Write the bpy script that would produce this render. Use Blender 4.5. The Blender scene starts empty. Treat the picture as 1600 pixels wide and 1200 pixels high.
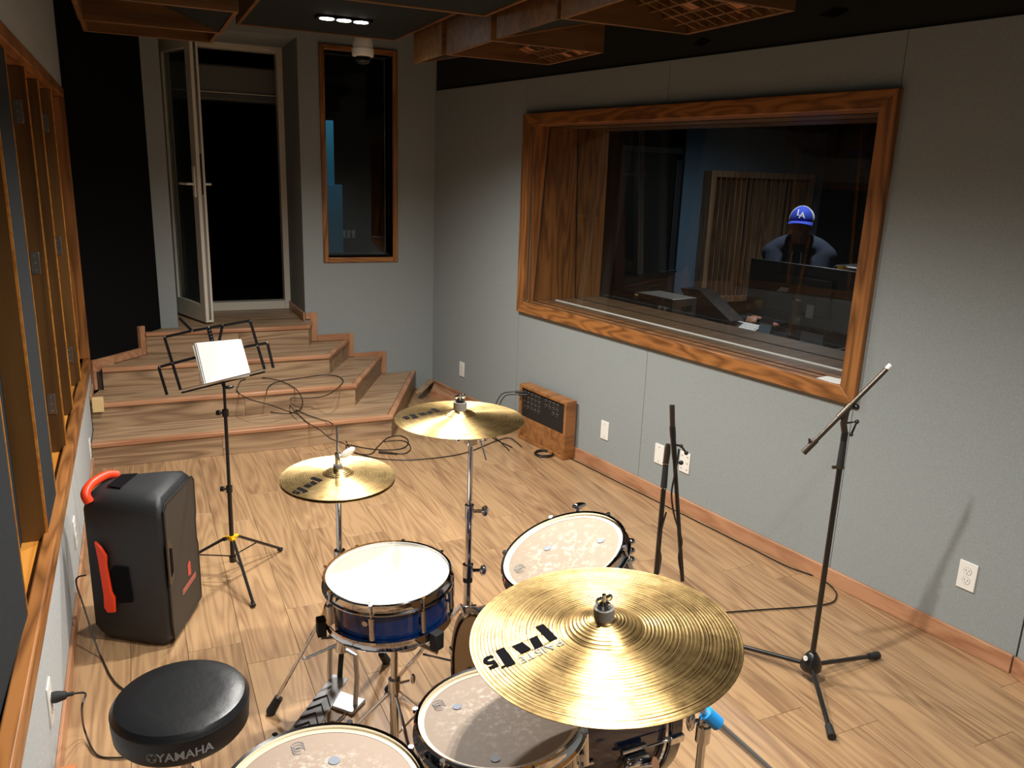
import bpy, bmesh, math, random
from mathutils import Vector as V, Matrix as MX

random.seed(7)
SC = bpy.context.scene
COL = SC.collection
PI = math.pi

# ------------------------------------------------------------------ camera
FPX = 1260.0
_p, _r, _h = math.radians(14.67), math.radians(-2.036), math.radians(25.186)
CAM = V((0, 0, 1.76))
def _rot(v): return V((math.cos(_h) * v[0] + math.sin(_h) * v[1], -math.sin(_h) * v[0] + math.cos(_h) * v[1], v[2]))
FWD = _rot((0, math.cos(_p), -math.sin(_p))); _rr = _rot((1, 0, 0)); _dd = _rot((0, -math.sin(_p), -math.cos(_p)))
RGT = math.cos(_r) * _rr + math.sin(_r) * _dd
DWN = -math.sin(_r) * _rr + math.cos(_r) * _dd
cd = bpy.data.cameras.new('camera'); cam = bpy.data.objects.new('camera', cd); COL.objects.link(cam)
cd.sensor_width = 36; cd.lens = FPX / 1600 * 36; cd.clip_start = .05; cd.clip_end = 60
cam.matrix_world = MX(((RGT.x, -DWN.x, -FWD.x, CAM.x), (RGT.y, -DWN.y, -FWD.y, CAM.y), (RGT.z, -DWN.z, -FWD.z, CAM.z), (0, 0, 0, 1)))
SC.camera = cam

# ------------------------------------------------------------------ world, exposure
wd = bpy.data.worlds.new('world'); SC.world = wd; wd.use_nodes = True
wd.node_tree.nodes['Background'].inputs[0].default_value = (.6, .7, 1, 1)
wd.node_tree.nodes['Background'].inputs[1].default_value = .0
vs = SC.view_settings
vs.view_transform = 'Standard'; vs.look = 'None'; vs.gamma = 1; vs.use_curve_mapping = False
vs.exposure = 0.0

# ceiling LED fixtures: (x, y, z, watts per LED)
LEDS = [(1.0, 4.18, 2.44, 78), (1.0, 2.95, 2.38, 66), (1.0, 1.75, 2.44, 66), (1.0, .45, 2.44, 46)]
def spot(name, loc, watts, col=(1, .97, .915), cone=146, blend=1.0, rad=.016, tgt=None):
    l = bpy.data.lights.new(name, 'SPOT'); l.energy = watts; l.color = col; l.spot_size = math.radians(cone)
    l.spot_blend = blend; l.shadow_soft_size = rad
    o = bpy.data.objects.new(name, l); COL.objects.link(o); o.location = loc
    if tgt is not None: o.rotation_euler = (V(tgt) - V(loc)).to_track_quat('-Z', 'Y').to_euler()
    return o
for (x, y, z, w) in LEDS:
    for k in (-1, 0, 1):
        spot('led_beam', (x + k * .083, y, z - .012), w)

# ------------------------------------------------------------------ pixel helpers (1600x1200 frame)
def RAY(x, y): return FWD + RGT * ((x - 800) / FPX) + DWN * ((y - 600) / FPX)
def Z(x, y, z):
    v = RAY(x, y); return CAM + v * ((z - CAM.z) / v.z)
def PL(x, y, p, n):
    v = RAY(x, y); p = V(p); n = V(n); return CAM + v * ((p - CAM).dot(n) / v.dot(n))
def YP(x, y, yy): return PL(x, y, (0, yy, 0), (0, 1, 0))

# right wall frame: s runs from the far corner towards the camera, d into the wall
O_R = V((2.174, 6.19, 0)); E_R = V((.153, -.9882, 0)).normalized(); N_R = V((E_R.y * -1, E_R.x, 0)).normalized()
def RW(s, d, z): return O_R + E_R * s + N_R * d + V((0, 0, z))
M_R = MX(((E_R.x, N_R.x, 0, O_R.x), (E_R.y, N_R.y, 0, O_R.y), (0, 0, 1, 0), (0, 0, 0, 1)))

# ------------------------------------------------------------------ mesh builder
class MB:
    def __init__(s): s.v = []; s.f = []
    def add(s, vs_, fs):
        n = len(s.v); s.v += [V(a) for a in vs_]; s.f += [tuple(i + n for i in f) for f in fs]; return s
    def box(s, a, b, m=None):
        x0, y0, z0 = a; x1, y1, z1 = b
        p = [V(q) for q in ((x0, y0, z0), (x1, y0, z0), (x1, y1, z0), (x0, y1, z0), (x0, y0, z1), (x1, y0, z1), (x1, y1, z1), (x0, y1, z1))]
        if m is not None: p = [m @ q for q in p]
        return s.add(p, [(0, 3, 2, 1), (4, 5, 6, 7), (0, 1, 5, 4), (1, 2, 6, 5), (2, 3, 7, 6), (3, 0, 4, 7)])
    def hexa(s, bot, top):
        return s.add(list(bot) + list(top), [(0, 3, 2, 1), (4, 5, 6, 7), (0, 1, 5, 4), (1, 2, 6, 5), (2, 3, 7, 6), (3, 0, 4, 7)])
    def prism(s, poly, ext):
        n = len(poly); ext = V(ext)
        return s.add([V(p) for p in poly] + [V(p) + ext for p in poly],
                     [tuple(range(n - 1, -1, -1)), tuple(range(n, 2 * n))] + [(i, (i + 1) % n, n + (i + 1) % n, n + i) for i in range(n)])
    def cyl(s, p, q, r0, r1=None, seg=16, caps=True):
        r1 = r0 if r1 is None else r1; p = V(p); q = V(q); d = (q - p).normalized()
        u = d.orthogonal().normalized(); w = d.cross(u); vs_ = []
        for c, r in ((p, r0), (q, r1)):
            for i in range(seg):
                a = 2 * PI * i / seg; vs_.append(c + (u * math.cos(a) + w * math.sin(a)) * r)
        fs = [(i, (i + 1) % seg, seg + (i + 1) % seg, seg + i) for i in range(seg)]
        if caps: fs += [tuple(range(seg - 1, -1, -1)), tuple(range(seg, 2 * seg))]
        return s.add(vs_, fs)
    def tube(s, pts, r, seg=8, closed=False):
        pts = [V(p) for p in pts]; n = len(pts); vs_ = []; u = None
        for i, p in enumerate(pts):
            a = pts[(i - 1) % n] if (closed or i) else p; b = pts[(i + 1) % n] if (closed or i < n - 1) else p
            d = (b - a).normalized()
            if u is None: u = d.orthogonal().normalized()
            u = (u - d * u.dot(d)); u = u.normalized() if u.length > 1e-6 else d.orthogonal().normalized(); w = d.cross(u)
            rr = r[i] if isinstance(r, (list, tuple)) else r
            for k in range(seg):
                t = 2 * PI * k / seg; vs_.append(p + (u * math.cos(t) + w * math.sin(t)) * rr)
        fs = []
        for i in range(n if closed else n - 1):
            j = (i + 1) % n
            for k in range(seg): fs.append((i * seg + k, i * seg + (k + 1) % seg, j * seg + (k + 1) % seg, j * seg + k))
        if not closed: fs += [tuple(range(seg - 1, -1, -1)), tuple((n - 1) * seg + k for k in range(seg))]
        return s.add(vs_, fs)
    def lathe(s, prof, seg=48, m=None, closed=False):
        vs_ = []; n = len(prof)
        for i in range(seg):
            a = 2 * PI * i / seg
            for (r, z) in prof:
                p = V((r * math.cos(a), r * math.sin(a), z)); vs_.append(m @ p if m is not None else p)
        fs = []
        for i in range(seg):
            j = (i + 1) % seg
            for k in range(n if closed else n - 1):
                k2 = (k + 1) % n; fs.append((i * n + k, j * n + k, j * n + k2, i * n + k2))
        return s.add(vs_, fs)
    def ell(s, c, r, seg=16, rings=10, m=None):
        c = V(c); vs_ = []; r = (r, r, r) if not isinstance(r, (tuple, list)) else r
        for j in range(rings + 1):
            t = PI * j / rings
            for i in range(seg):
                a = 2 * PI * i / seg
                p = V((r[0] * math.sin(t) * math.cos(a), r[1] * math.sin(t) * math.sin(a), r[2] * math.cos(t)))
                vs_.append(c + (m @ p if m is not None else p))
        fs = [(j * seg + i, (j + 1) * seg + i, (j + 1) * seg + (i + 1) % seg, j * seg + (i + 1) % seg) for j in range(rings) for i in range(seg)]
        return s.add(vs_, fs)
    def xf(s, m): s.v = [m @ p for p in s.v]; return s
    def build(s, name, mt, parent=None, world=True, bevel=0, smooth=True, ang=35, origin=None, doubles=False):
        root = MX.Identity(4); o = parent
        while o is not None: root = o.matrix_basis @ root; o = o.parent
        vs_ = s.v
        org = V((0, 0, 0))
        if parent is not None and world:
            inv = root.inverted(); vs_ = [inv @ p for p in vs_]
        elif parent is None and world:
            if origin is None:
                lo = [min(p[i] for p in vs_) for i in range(3)]; hi = [max(p[i] for p in vs_) for i in range(3)]
                origin = V(((lo[0] + hi[0]) / 2, (lo[1] + hi[1]) / 2, lo[2]))
            org = V(origin); vs_ = [p - org for p in vs_]
        me = bpy.data.meshes.new(name); me.from_pydata([tuple(p) for p in vs_], [], s.f); me.update()
        bm = bmesh.new(); bm.from_mesh(me)
        bmesh.ops.remove_doubles(bm, verts=bm.verts, dist=1e-6)
        bmesh.ops.recalc_face_normals(bm, faces=bm.faces); bm.to_mesh(me); bm.free()
        if smooth:
            for p in me.polygons: p.use_smooth = True
            me.set_sharp_from_angle(angle=math.radians(ang))
        ob = bpy.data.objects.new(name, me); COL.objects.link(ob); ob.location = org
        if mt: me.materials.append(mt)
        if parent is not None: ob.parent = parent
        if bevel:
            b = ob.modifiers.new('bevel', 'BEVEL'); b.width = bevel; b.segments = 2; b.limit_method = 'ANGLE'; b.angle_limit = math.radians(40)
        return ob
def box(a, b, m=None): return MB().box(a, b, m)
def tag(o, label, cat, group=None):
    o['label'] = label; o['category'] = cat
    if group: o['group'] = group
    return o
def struct(o): o['kind'] = 'structure'; return o
def thing(name, label, cat, loc=(0, 0, 0), m=None, group=None):
    o = bpy.data.objects.new(name, None); COL.objects.link(o); o.empty_display_size = .05
    o.matrix_basis = MX.Translation(V(loc)) @ (m.to_4x4() if m is not None else MX.Identity(4))
    return tag(o, label, cat, group)
def frame(z, xhint=(1, 0, 0)):
    z = V(z).normalized(); x = V(xhint); x = (x - z * x.dot(z)).normalized(); y = z.cross(x)
    return MX(((x.x, y.x, z.x), (x.y, y.y, z.y), (x.z, y.z, z.z)))
def bez(pts, n=8):
    pts = [V(p) for p in pts]; out = []
    for i in range(len(pts) - 1):
        p0 = pts[max(i - 1, 0)]; p1 = pts[i]; p2 = pts[i + 1]; p3 = pts[min(i + 2, len(pts) - 1)]
        for k in range(n):
            t = k / n
            out.append(.5 * ((2 * p1) + (p2 - p0) * t + (2 * p0 - 5 * p1 + 4 * p2 - p3) * t * t + (3 * p1 - p0 - 3 * p2 + p3) * t ** 3))
    return out + [pts[-1]]
def text_mesh(txt, size, depth=.0, bold=0.0):
    c = bpy.data.curves.new('txt', 'FONT'); c.body = txt; c.size = size; c.extrude = depth; c.offset = bold
    c.align_x = 'CENTER'; c.align_y = 'CENTER'; c.resolution_u = 3
    o = bpy.data.objects.new('txt', c); COL.objects.link(o)
    dg = bpy.context.evaluated_depsgraph_get(); me = bpy.data.meshes.new_from_object(o.evaluated_get(dg))
    vs_ = [v.co.copy() for v in me.vertices]; fs = [tuple(p.vertices) for p in me.polygons]
    bpy.data.objects.remove(o); bpy.data.curves.remove(c); bpy.data.meshes.remove(me)
    return MB().add(vs_, fs)

# ------------------------------------------------------------------ materials
def lin(c):
    def f(u):
        u = u / 255; return u / 12.92 if u <= .04045 else ((u + .055) / 1.055) ** 2.4
    return (f(c[0]), f(c[1]), f(c[2]), 1)
def newmat(name):
    m = bpy.data.materials.new(name); m.use_nodes = True; nt = m.node_tree
    return m, nt, nt.nodes['Principled BSDF']
def N(nt, typ, **kw):
    n = nt.nodes.new(typ)
    for k, v in kw.items(): setattr(n, k, v)
    return n
def mat(name, c, rough=.5, metal=0, noise=None, c2=None, bump=None, coat=0, spec=None, aniso=None):
    m, nt, b = newmat(name); L = nt.links.new
    b.inputs['Base Color'].default_value = lin(c); b.inputs['Roughness'].default_value = rough; b.inputs['Metallic'].default_value = metal
    if coat: b.inputs['Coat Weight'].default_value = coat; b.inputs['Coat Roughness'].default_value = .08
    if spec is not None: b.inputs['Specular IOR Level'].default_value = spec
    tc = N(nt, 'ShaderNodeTexCoord')
    if noise:
        n = N(nt, 'ShaderNodeTexNoise'); n.inputs['Scale'].default_value = noise; n.inputs['Detail'].default_value = 5; L(tc.outputs['Object'], n.inputs['Vector'])
        r = N(nt, 'ShaderNodeValToRGB'); r.color_ramp.elements[0].color = lin(c); r.color_ramp.elements[1].color = lin(c2)
        r.color_ramp.elements[0].position = .35; r.color_ramp.elements[1].position = .68
        L(n.outputs['Fac'], r.inputs['Fac']); L(r.outputs['Color'], b.inputs['Base Color'])
    if bump:
        n = N(nt, 'ShaderNodeTexNoise'); n.inputs['Scale'].default_value = bump[0]; n.inputs['Detail'].default_value = 3; L(tc.outputs['Object'], n.inputs['Vector'])
        bp = N(nt, 'ShaderNodeBump'); bp.inputs['Strength'].default_value = bump[1]; bp.inputs['Distance'].default_value = .002
        L(n.outputs['Fac'], bp.inputs['Height']); L(bp.outputs['Normal'], b.inputs['Normal'])
    return m
def wood(name, light, dark, axis=0, rough=.4, ring=9, fine=.5, scale=1.0, shift=False, coat=0, vary=.0):
    """grain runs along the given object axis"""
    m, nt, b = newmat(name); L = nt.links.new
    tc = N(nt, 'ShaderNodeTexCoord'); mp = N(nt, 'ShaderNodeMapping')
    st = [8.0 * scale] * 3; st[axis] = .75 * scale; mp.inputs['Scale'].default_value = st
    oi = N(nt, 'ShaderNodeObjectInfo'); mu = N(nt, 'ShaderNodeMath', operation='MULTIPLY'); mu.inputs[1].default_value = 57.0
    L(oi.outputs['Random'], mu.inputs[0]); L(mu.outputs[0], mp.inputs['Location'])
    L(tc.outputs['Object'], mp.inputs['Vector'])
    n = N(nt, 'ShaderNodeTexNoise'); n.inputs['Scale'].default_value = 1.0; n.inputs['Detail'].default_value = 2; n.inputs['Roughness'].default_value = .45
    L(mp.outputs[0], n.inputs['Vector'])
    m1 = N(nt, 'ShaderNodeMath', operation='MULTIPLY'); m1.inputs[1].default_value = ring; L(n.outputs['Fac'], m1.inputs[0])
    pp = N(nt, 'ShaderNodeMath', operation='PINGPONG'); pp.inputs[1].default_value = .5; L(m1.outputs[0], pp.inputs[0])
    m2 = N(nt, 'ShaderNodeMath', operation='MULTIPLY'); m2.inputs[1].default_value = 2.0; L(pp.outputs[0], m2.inputs[0])
    mp2 = N(nt, 'ShaderNodeMapping'); st = [90.0 * scale] * 3; st[axis] = 3.0 * scale; mp2.inputs['Scale'].default_value = st
    L(tc.outputs['Object'], mp2.inputs['Vector']); L(mu.outputs[0], mp2.inputs['Location'])
    n2 = N(nt, 'ShaderNodeTexNoise'); n2.inputs['Scale'].default_value = 1.0; n2.inputs['Detail'].default_value = 4; L(mp2.outputs[0], n2.inputs['Vector'])
    mp3 = N(nt, 'ShaderNodeMapping'); st = [9.0 * scale] * 3; st[axis] = 1.4 * scale; mp3.inputs['Scale'].default_value = st
    L(tc.outputs['Object'], mp3.inputs['Vector']); L(mu.outputs[0], mp3.inputs['Location'])
    n3 = N(nt, 'ShaderNodeTexNoise'); n3.inputs['Scale'].default_value = 1.0; n3.inputs['Detail'].default_value = 3; L(mp3.outputs[0], n3.inputs['Vector'])
    mx = N(nt, 'ShaderNodeMix'); mx.inputs[0].default_value = fine; L(m2.outputs[0], mx.inputs[2]); L(n2.outputs['Fac'], mx.inputs[3])
    mx2 = N(nt, 'ShaderNodeMix'); mx2.inputs[0].default_value = .42; L(mx.outputs[0], mx2.inputs[2]); L(n3.outputs['Fac'], mx2.inputs[3])
    r = N(nt, 'ShaderNodeValToRGB'); r.color_ramp.elements[0].color = lin(dark); r.color_ramp.elements[1].color = lin(light)
    r.color_ramp.elements[0].position = .30; r.color_ramp.elements[1].position = .60
    L(mx2.outputs[0], r.inputs['Fac'])
    if vary:
        hs = N(nt, 'ShaderNodeHueSaturation'); mr = N(nt, 'ShaderNodeMapRange'); mr.inputs['To Min'].default_value = 1 - vary; mr.inputs['To Max'].default_value = 1 + vary
        L(oi.outputs['Random'], mr.inputs['Value']); L(mr.outputs[0], hs.inputs['Value']); L(r.outputs[0], hs.inputs['Color']); L(hs.outputs[0], b.inputs['Base Color'])
    else: L(r.outputs['Color'], b.inputs['Base Color'])
    b.inputs['Roughness'].default_value = rough
    if coat: b.inputs['Coat Weight'].default_value = coat; b.inputs['Coat Roughness'].default_value = .15
    bp = N(nt, 'ShaderNodeBump'); bp.inputs['Strength'].default_value = .08; bp.inputs['Distance'].default_value = .002
    L(n2.outputs['Fac'], bp.inputs['Height']); L(bp.outputs['Normal'], b.inputs['Normal'])
    return m
def emit(name, c, s):
    m, nt, b = newmat(name); b.inputs['Base Color'].default_value = (0, 0, 0, 1)
    b.inputs['Emission Color'].default_value = lin(c); b.inputs['Emission Strength'].default_value = s; return m
def glass(name, tint, ior=1.5):
    m = bpy.data.materials.new(name); m.use_nodes = True; nt = m.node_tree; nt.nodes.clear(); L = nt.links.new
    o = N(nt, 'ShaderNodeOutputMaterial'); mx = N(nt, 'ShaderNodeMixShader'); t = N(nt, 'ShaderNodeBsdfTransparent'); g = N(nt, 'ShaderNodeBsdfGlossy'); f = N(nt, 'ShaderNodeFresnel')
    t.inputs['Color'].default_value = (*tint, 1); g.inputs['Roughness'].default_value = .0
    ge = N(nt, 'ShaderNodeNewGeometry'); mr = N(nt, 'ShaderNodeMapRange'); mr.inputs['To Min'].default_value = ior; mr.inputs['To Max'].default_value = 1 / ior
    L(ge.outputs['Backfacing'], mr.inputs['Value']); L(mr.outputs[0], f.inputs['IOR'])      # same reflectance on both faces of a pane
    L(f.outputs[0], mx.inputs[0]); L(t.outputs[0], mx.inputs[1]); L(g.outputs[0], mx.inputs[2]); L(mx.outputs[0], o.inputs[0]); return m
def cymbal_mat(name, c_hi, c_lo, rough=.34, freq=1100, patina=.5):
    m, nt, b = newmat(name); L = nt.links.new
    tc = N(nt, 'ShaderNodeTexCoord'); sx = N(nt, 'ShaderNodeSeparateXYZ'); L(tc.outputs['Object'], sx.inputs[0])
    cb = N(nt, 'ShaderNodeCombineXYZ'); L(sx.outputs[0], cb.inputs[0]); L(sx.outputs[1], cb.inputs[1])
    ln = N(nt, 'ShaderNodeVectorMath', operation='LENGTH'); L(cb.outputs[0], ln.inputs[0])
    n0 = N(nt, 'ShaderNodeTexNoise', noise_dimensions='1D'); n0.inputs['Scale'].default_value = 380; n0.inputs['Detail'].default_value = 4
    L(ln.outputs['Value'], n0.inputs['W'])
    mf = N(nt, 'ShaderNodeMath', operation='MULTIPLY'); mf.inputs[1].default_value = freq; L(ln.outputs['Value'], mf.inputs[0])
    sn = N(nt, 'ShaderNodeMath', operation='SINE'); L(mf.outputs[0], sn.inputs[0])
    n1 = N(nt, 'ShaderNodeTexNoise'); n1.inputs['Scale'].default_value = 26; n1.inputs['Detail'].default_value = 8; n1.inputs['Roughness'].default_value = .7; L(tc.outputs['Object'], n1.inputs['Vector'])
    ad = N(nt, 'ShaderNodeMix'); ad.inputs[0].default_value = patina; L(n0.outputs['Fac'], ad.inputs[2]); L(n1.outputs['Fac'], ad.inputs[3])
    r = N(nt, 'ShaderNodeValToRGB'); r.color_ramp.elements[0].color = lin(c_lo); r.color_ramp.elements[1].color = lin(c_hi)
    r.color_ramp.elements[0].position = .38; r.color_ramp.elements[1].position = .56
    L(ad.outputs[0], r.inputs['Fac']); L(r.outputs[0], b.inputs['Base Color'])
    b.inputs['Metallic'].default_value = 1; b.inputs['Roughness'].default_value = rough
    b.inputs['Anisotropic'].default_value = .8; b.inputs['Anisotropic Rotation'].default_value = .25
    tg = N(nt, 'ShaderNodeTangent'); tg.direction_type = 'RADIAL'; tg.axis = 'Z'; L(tg.outputs[0], b.inputs['Tangent'])
    bp = N(nt, 'ShaderNodeBump'); bp.inputs['Strength'].default_value = .4; bp.inputs['Distance'].default_value = .0008
    s2 = N(nt, 'ShaderNodeMath', operation='ADD'); L(sn.outputs[0], s2.inputs[0]); L(n0.outputs['Fac'], s2.inputs[1])
    L(s2.outputs[0], bp.inputs['Height']); L(bp.outputs[0], b.inputs['Normal'])
    return m
def speckle_head(name, base, spot_c, scale, amt):
    """plastic drum skin with worn stick marks"""
    m, nt, b = newmat(name); L = nt.links.new
    tc = N(nt, 'ShaderNodeTexCoord')
    n = N(nt, 'ShaderNodeTexNoise'); n.inputs['Scale'].default_value = scale; n.inputs['Detail'].default_value = 6; n.inputs['Roughness'].default_value = .7; L(tc.outputs['Object'], n.inputs['Vector'])
    ln = N(nt, 'ShaderNodeVectorMath', operation='LENGTH'); mp = N(nt, 'ShaderNodeMapping'); mp.inputs['Scale'].default_value = (1, 1, 0)
    L(tc.outputs['Object'], mp.inputs[0]); L(mp.outputs[0], ln.inputs[0])
    mr = N(nt, 'ShaderNodeMapRange'); mr.inputs['From Min'].default_value = .04; mr.inputs['From Max'].default_value = .15; mr.inputs['To Min'].default_value = amt; mr.inputs['To Max'].default_value = 0
    L(ln.outputs['Value'], mr.inputs['Value'])
    r = N(nt, 'ShaderNodeValToRGB'); r.color_ramp.elements[0].position = .5; r.color_ramp.elements[1].position = .66
    L(n.outputs['Fac'], r.inputs[0])
    mu = N(nt, 'ShaderNodeMath', operation='MULTIPLY'); L(r.outputs[0], mu.inputs[0]); L(mr.outputs[0], mu.inputs[1])
    mx = N(nt, 'ShaderNodeMix', data_type='RGBA'); mx.inputs[6].default_value = lin(base); mx.inputs[7].default_value = lin(spot_c)
    L(mu.outputs[0], mx.inputs[0]); L(mx.outputs[2], b.inputs['Base Color']); b.inputs['Roughness'].default_value = .5; b.inputs['Specular IOR Level'].default_value = .3
    bp = N(nt, 'ShaderNodeBump'); bp.inputs['Strength'].default_value = .25; bp.inputs['Distance'].default_value = .001; L(mu.outputs[0], bp.inputs['Height']); L(bp.outputs[0], b.inputs['Normal'])
    return m

G = {}
G['floor'] = wood('floor_laminate', (174, 139, 101), (124, 92, 65), axis=1, rough=.34, ring=15, fine=.72, scale=.85, vary=.06)
G['stepw'] = wood('step_laminate', (174, 144, 112), (122, 95, 71), axis=0, rough=.45, ring=11, fine=.5, scale=.8)
G['trim'] = wood('trim_wood', (190, 140, 104), (156, 106, 74), axis=0, rough=.42, ring=5, fine=.6)
G['trimy'] = wood('trim_wood_y', (190, 140, 104), (156, 106, 74), axis=1, rough=.42, ring=5, fine=.6)
G['trimz'] = wood('trim_wood_z', (190, 140, 104), (156, 106, 74), axis=2, rough=.42, ring=5, fine=.6)
G['oak'] = wood('window_wood', (166, 109, 58), (110, 68, 33), axis=0, rough=.38, ring=9, fine=.45)
G['oaky'] = wood('window_wood_y', (166, 109, 58), (110, 68, 33), axis=1, rough=.38, ring=9, fine=.45)
G['oakz'] = wood('window_wood_z', (166, 109, 58), (110, 68, 33), axis=2, rough=.38, ring=9, fine=.45)
G['ply'] = wood('panel_ply_z', (114, 80, 40), (84, 56, 27), axis=2, rough=.4, ring=4, fine=.45, scale=.6)
G['shelf'] = wood('shelf_ply', (220, 150, 66), (186, 112, 40), axis=1, rough=.35, ring=6, fine=.5)
G['sill'] = wood('sill_wood', (122, 94, 66), (92, 68, 46), axis=0, rough=.4, ring=6, fine=.6)
G['cloudw'] = wood('cloud_wood', (124, 84, 42), (88, 57, 27), axis=0, rough=.5, ring=5, fine=.6)
G['cloudd'] = wood('cloud_wood_dark', (64, 40, 22), (42, 26, 14), axis=0, rough=.6)
G['cloudl'] = wood('cloud_wood_pale', (176, 116, 66), (140, 86, 46), axis=0, rough=.5)
G['ampw'] = wood('stagebox_wood', (164, 110, 62), (118, 74, 40), axis=0, rough=.45, ring=5, fine=.6, scale=1)
G['slatA'] = wood('slat_red', (56, 36, 28), (32, 20, 16), axis=2, rough=.5)
G['slatB'] = wood('slat_pale', (166, 132, 100), (120, 90, 66), axis=2, rough=.5)
G['fabric'] = mat('wall_fabric', (144, 150, 149), .95, bump=(420, .35), noise=160, c2=(154, 160, 159), spec=.15)
G['leftlit'] = mat('left_wall_lit', (176, 180, 180), .8, bump=(90, .5), noise=60, c2=(186, 190, 190), spec=.3)  # stronger light on the left wall put into a paler grey
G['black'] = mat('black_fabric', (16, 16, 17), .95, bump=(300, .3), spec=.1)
G['blackc'] = mat('black_ceiling', (48, 49, 48), .9, spec=.1)
G['dfab'] = mat('charcoal_fabric', (48, 51, 53), .95, bump=(500, .4), noise=200, c2=(55, 58, 60), spec=.1)
G['cfab'] = mat('cloud_fabric', (44, 48, 49), .95, bump=(500, .4), spec=.1)
G['white'] = mat('white_plastic', (238, 236, 228), .35)
G['upvc'] = mat('upvc_frame', (226, 218, 202), .35)
G['slot'] = mat('socket_slot', (120, 112, 100), .5)
G['portg'] = mat('port_grey', (186, 182, 172), .5)
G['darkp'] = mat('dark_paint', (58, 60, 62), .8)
G['chrome'] = mat('chrome', (225, 226, 230), .07, 1)
G['chromed'] = mat('satin_chrome', (200, 200, 202), .42, 1)
G['steel'] = mat('steel_plate', (170, 170, 168), .35, 1)
G['blackm'] = mat('black_metal', (22, 21, 20), .32, coat=.3)
G['boomm'] = mat('dark_nickel', (88, 78, 68), .3, .8)
G['rubber'] = mat('black_rubber', (30, 30, 30), .7)
G['plastic'] = mat('black_plastic', (30, 31, 32), .5, bump=(700, .15))
G['spkr'] = mat('speaker_plastic', (38, 39, 41), .55, bump=(900, .25))
G['grille'] = mat('speaker_grille', (62, 58, 54), .5, .2, bump=(1500, .5))
G['orange'] = mat('orange_handle', (240, 66, 26), .4)
G['redlogo'] = mat('red_logo', (206, 80, 58), .5)
G['yellow'] = mat('yellow_plastic', (240, 180, 20), .4)
G['leather'] = mat('black_vinyl', (24, 25, 27), .33, bump=(36, .3), spec=.6)
G['leathers'] = mat('black_vinyl_side', (28, 28, 30), .45, bump=(160, .15))
G['print'] = mat('grey_print', (150, 150, 150), .5)
G['ink'] = mat('black_ink', (20, 19, 22), .9, spec=.05)
G['felt'] = mat('grey_felt', (112, 108, 104), .95, bump=(600, .5))
G['shellb'] = mat('blue_shell', (8, 52, 112), .12, 0, coat=1)
G['shellk'] = mat('dark_blue_shell', (16, 22, 44), .12, 0, coat=1)
G['headw'] = mat('coated_white_head', (222, 217, 203), .4, bump=(900, .1))
G['head1'] = speckle_head('tom_head', (142, 125, 104), (206, 196, 180), 60, .75)
G['head2'] = speckle_head('floor_tom_head', (156, 136, 118), (226, 218, 208), 75, .8)
G['headring'] = mat('head_collar', (228, 206, 168), .35)
G['bassh'] = mat('bass_head_tan', (170, 134, 84), .35)
G['dot'] = mat('grey_dot', (118, 126, 140), .5)
G['cym'] = cymbal_mat('cymbal_bronze', (240, 206, 142), (160, 126, 76))
G['cymt'] = cymbal_mat('ride_bronze', (228, 192, 130), (104, 80, 48), patina=.42, freq=900)
G['paper'] = mat('paper', (248, 246, 240), .6)
G['cable'] = mat('cable', (26, 22, 20), .45)
G['cablew'] = mat('grey_cable', (150, 145, 140), .4)  # even light grey cable jacket
G['blueclamp'] = mat('blue_clamp', (40, 150, 225), .4)  # plain blue for the boom clamp
G['glass'] = glass('window_glass', (.97, .98, .98), 1.45)
G['glassd'] = glass('door_glass', (.55, .6, .6))
G['led'] = emit('led_lens', (255, 250, 240), 30)
G['bluewall'] = mat('blue_grey_wall', (96, 122, 142), .85, bump=(90, .3))
G['cyan'] = mat('cyan_panel', (70, 170, 205), .6)
G['skin'] = mat('skin', (176, 122, 96), .5)
G['hood'] = mat('navy_hoodie', (40, 48, 66), .9, bump=(400, .4))
G['jean'] = mat('dark_trousers', (36, 38, 46), .9)
G['cap'] = mat('blue_cap', (34, 62, 180), .8, bump=(900, .3))
G['capw'] = mat('cap_white_mesh', (212, 216, 220), .8)
G['hair'] = mat('dark_hair', (26, 20, 16), .7)
G['silver'] = mat('silver_case', (150, 148, 142), .4, .5)
G['screen'] = mat('monitor_back', (20, 21, 22), .42)
G['gold'] = mat('gold_print', (190, 170, 110), .5)
G['skinbase'] = mat('sub_floor', (60, 46, 34), .8)
G['peg'] = mat('wood_block_pale', (196, 120, 74), .6)

# =====================================================================  SETTING
XL = -.322; YB = 6.19; ZC = 2.95
# ---- floor with planks
fl = struct(box((-.9, -1.7, -.12), (3.1, 6.3, -.006)).build('floor', G['skinbase'], smooth=False, origin=(0, 0, 0)))
PW, PLEN = .192, 1.28
pm = None; nx = int((2.95 - XL) / PW) + 1
for i in range(nx):
    x0 = XL + .002 + i * PW
    off = (i * .43 + (.31 if i % 3 else 0)) % 1.0
    y = -.75 - off * PLEN
    xr_far = 2.174 + (6.19 - 0) * 0
    while y < 6.15:
        if y + PLEN > -.4:
            # keep only planks that reach into the room (right wall slants)
            wall_x = 2.174 + .1548 * (6.19 - (y))
            if x0 < wall_x + .02:
                if pm is None:
                    o = box((-PW / 2 + .0006, -PLEN / 2 + .0006, -.006), (PW / 2 - .0006, PLEN / 2 - .0006, 0)).build('plank', G['floor'], fl, world=False, bevel=.0008)
                    pm = o
                else:
                    o = pm.copy(); COL.objects.link(o); o.parent = fl
                o.location = (x0 + PW / 2, y + PLEN / 2, 0)
        y += PLEN

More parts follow.
